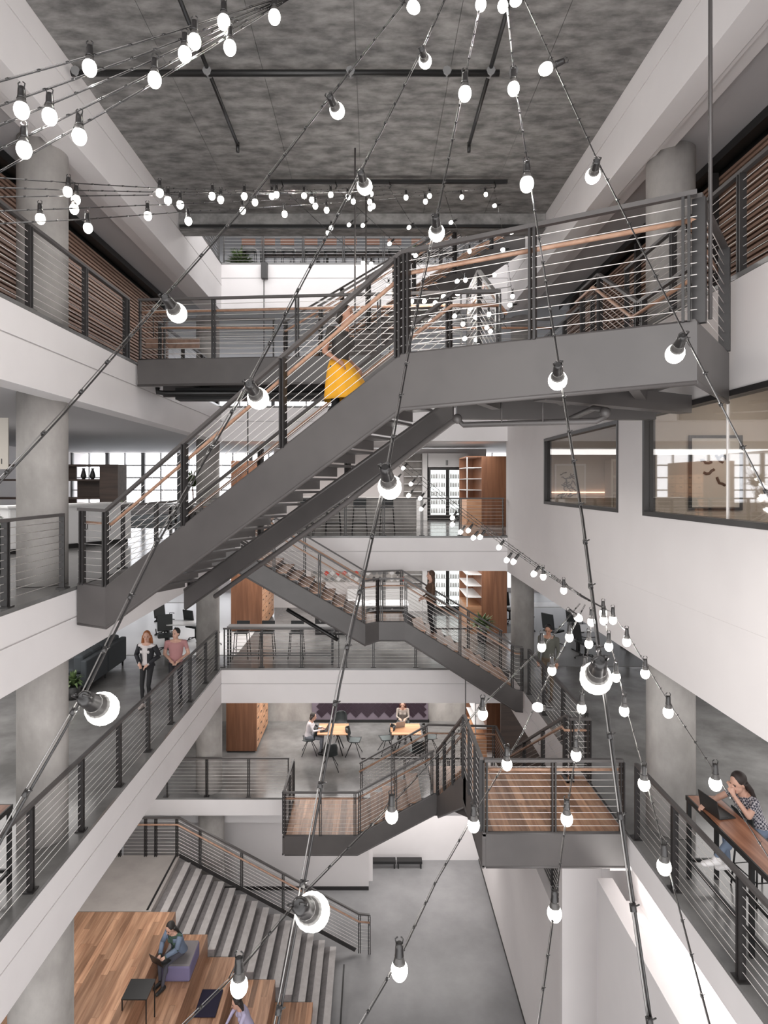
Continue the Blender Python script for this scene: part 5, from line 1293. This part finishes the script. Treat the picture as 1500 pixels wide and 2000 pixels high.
for lab, pth, bl_ in (('highest of the level strings from the left edge', [(-20, 345, 4.3), (130, 356, 4.7), (310, 367, 5.6), (480, 372, 6.8), (650, 370, 8.2), (770, 362, 9.5)], [(132, 377), (312, 379), (414, 385), (477, 385), (540, 382), (594, 384), (646, 382), (680, 386), (704, 372), (725, 380)]),
    ('second level string from the left edge', [(-20, 365, 4.3), (150, 371, 4.8), (320, 375, 5.7), (520, 376, 7.2), (700, 374, 9)], [(148, 393), (328, 394), (431, 392), (531, 385), (609, 392), (690, 395)]),
    ('third level string from the left edge', [(-20, 384, 4.3), (150, 382, 4.8), (340, 380, 5.8), (560, 378, 7.5), (760, 372, 9.2)], [(145, 411), (352, 402), (498, 397), (616, 404), (722, 396), (723, 408)]),
    ('fourth level string from the left edge', [(-20, 412, 4.2), (150, 406, 4.7), (290, 400, 5.4), (480, 392, 6.8), (700, 384, 8.6), (865, 372, 9.8)], [(79, 430), (289, 424), (474, 413), (638, 412), (793, 387), (831, 395)]),
    ('lowest level string from the left edge', [(-20, 437, 4.2), (170, 427, 4.7), (365, 413, 5.8), (560, 402, 7.4), (740, 390, 9.0), (965, 366, 10.8)], [(172, 448), (368, 434), (556, 420), (729, 404), (839, 384), (902, 386), (949, 381)])):
    strand(lab, pth, bl_, G4, two=False)
G5 = 'small bulb strings behind the main flight'
for lab, pth, bl_ in (('small far string falling right from the leftmost track hook', [(550, 366, 11.4), (640, 450, 10.9), (725, 520, 10.4), (840, 640, 9.8)], [(647, 446), (640, 456), (709, 515), (725, 517), (842, 627), (805, 588), (759, 560)]),
    ('small far string falling right from the second track hook', [(655, 366, 11.4), (720, 425, 11.0), (815, 515, 10.4), (905, 620, 9.8)], [(681, 440), (708, 441), (760, 477), (806, 493), (828, 589), (849, 592), (887, 618), (904, 634)]),
    ('small far string falling right from the middle track hook', [(760, 366, 11.4), (800, 430, 10.9), (900, 530, 10.3), (990, 640, 9.7)], [(798, 445), (811, 500), (892, 550), (909, 548), (867, 580), (878, 617), (918, 603), (929, 664)]),
    ('small far string falling right from the fourth track hook', [(865, 366, 11.4), (885, 430, 11.0), (920, 500, 10.5), (958, 620, 9.8)], [(880, 435), (855, 482), (917, 492), (928, 620), (955, 615), (928, 586), (907, 662), (966, 537)]),
    ('small far string hanging from the rightmost track hook', [(965, 366, 11.3), (978, 430, 10.9), (990, 500, 10.4), (1004, 600, 9.9)], [(965, 402), (1000, 454), (981, 488), (1001, 580), (995, 596), (950, 640), (957, 648), (893, 574), (843, 605), (865, 579)])):
    strand(lab, pth, bl_, G5, two=False)
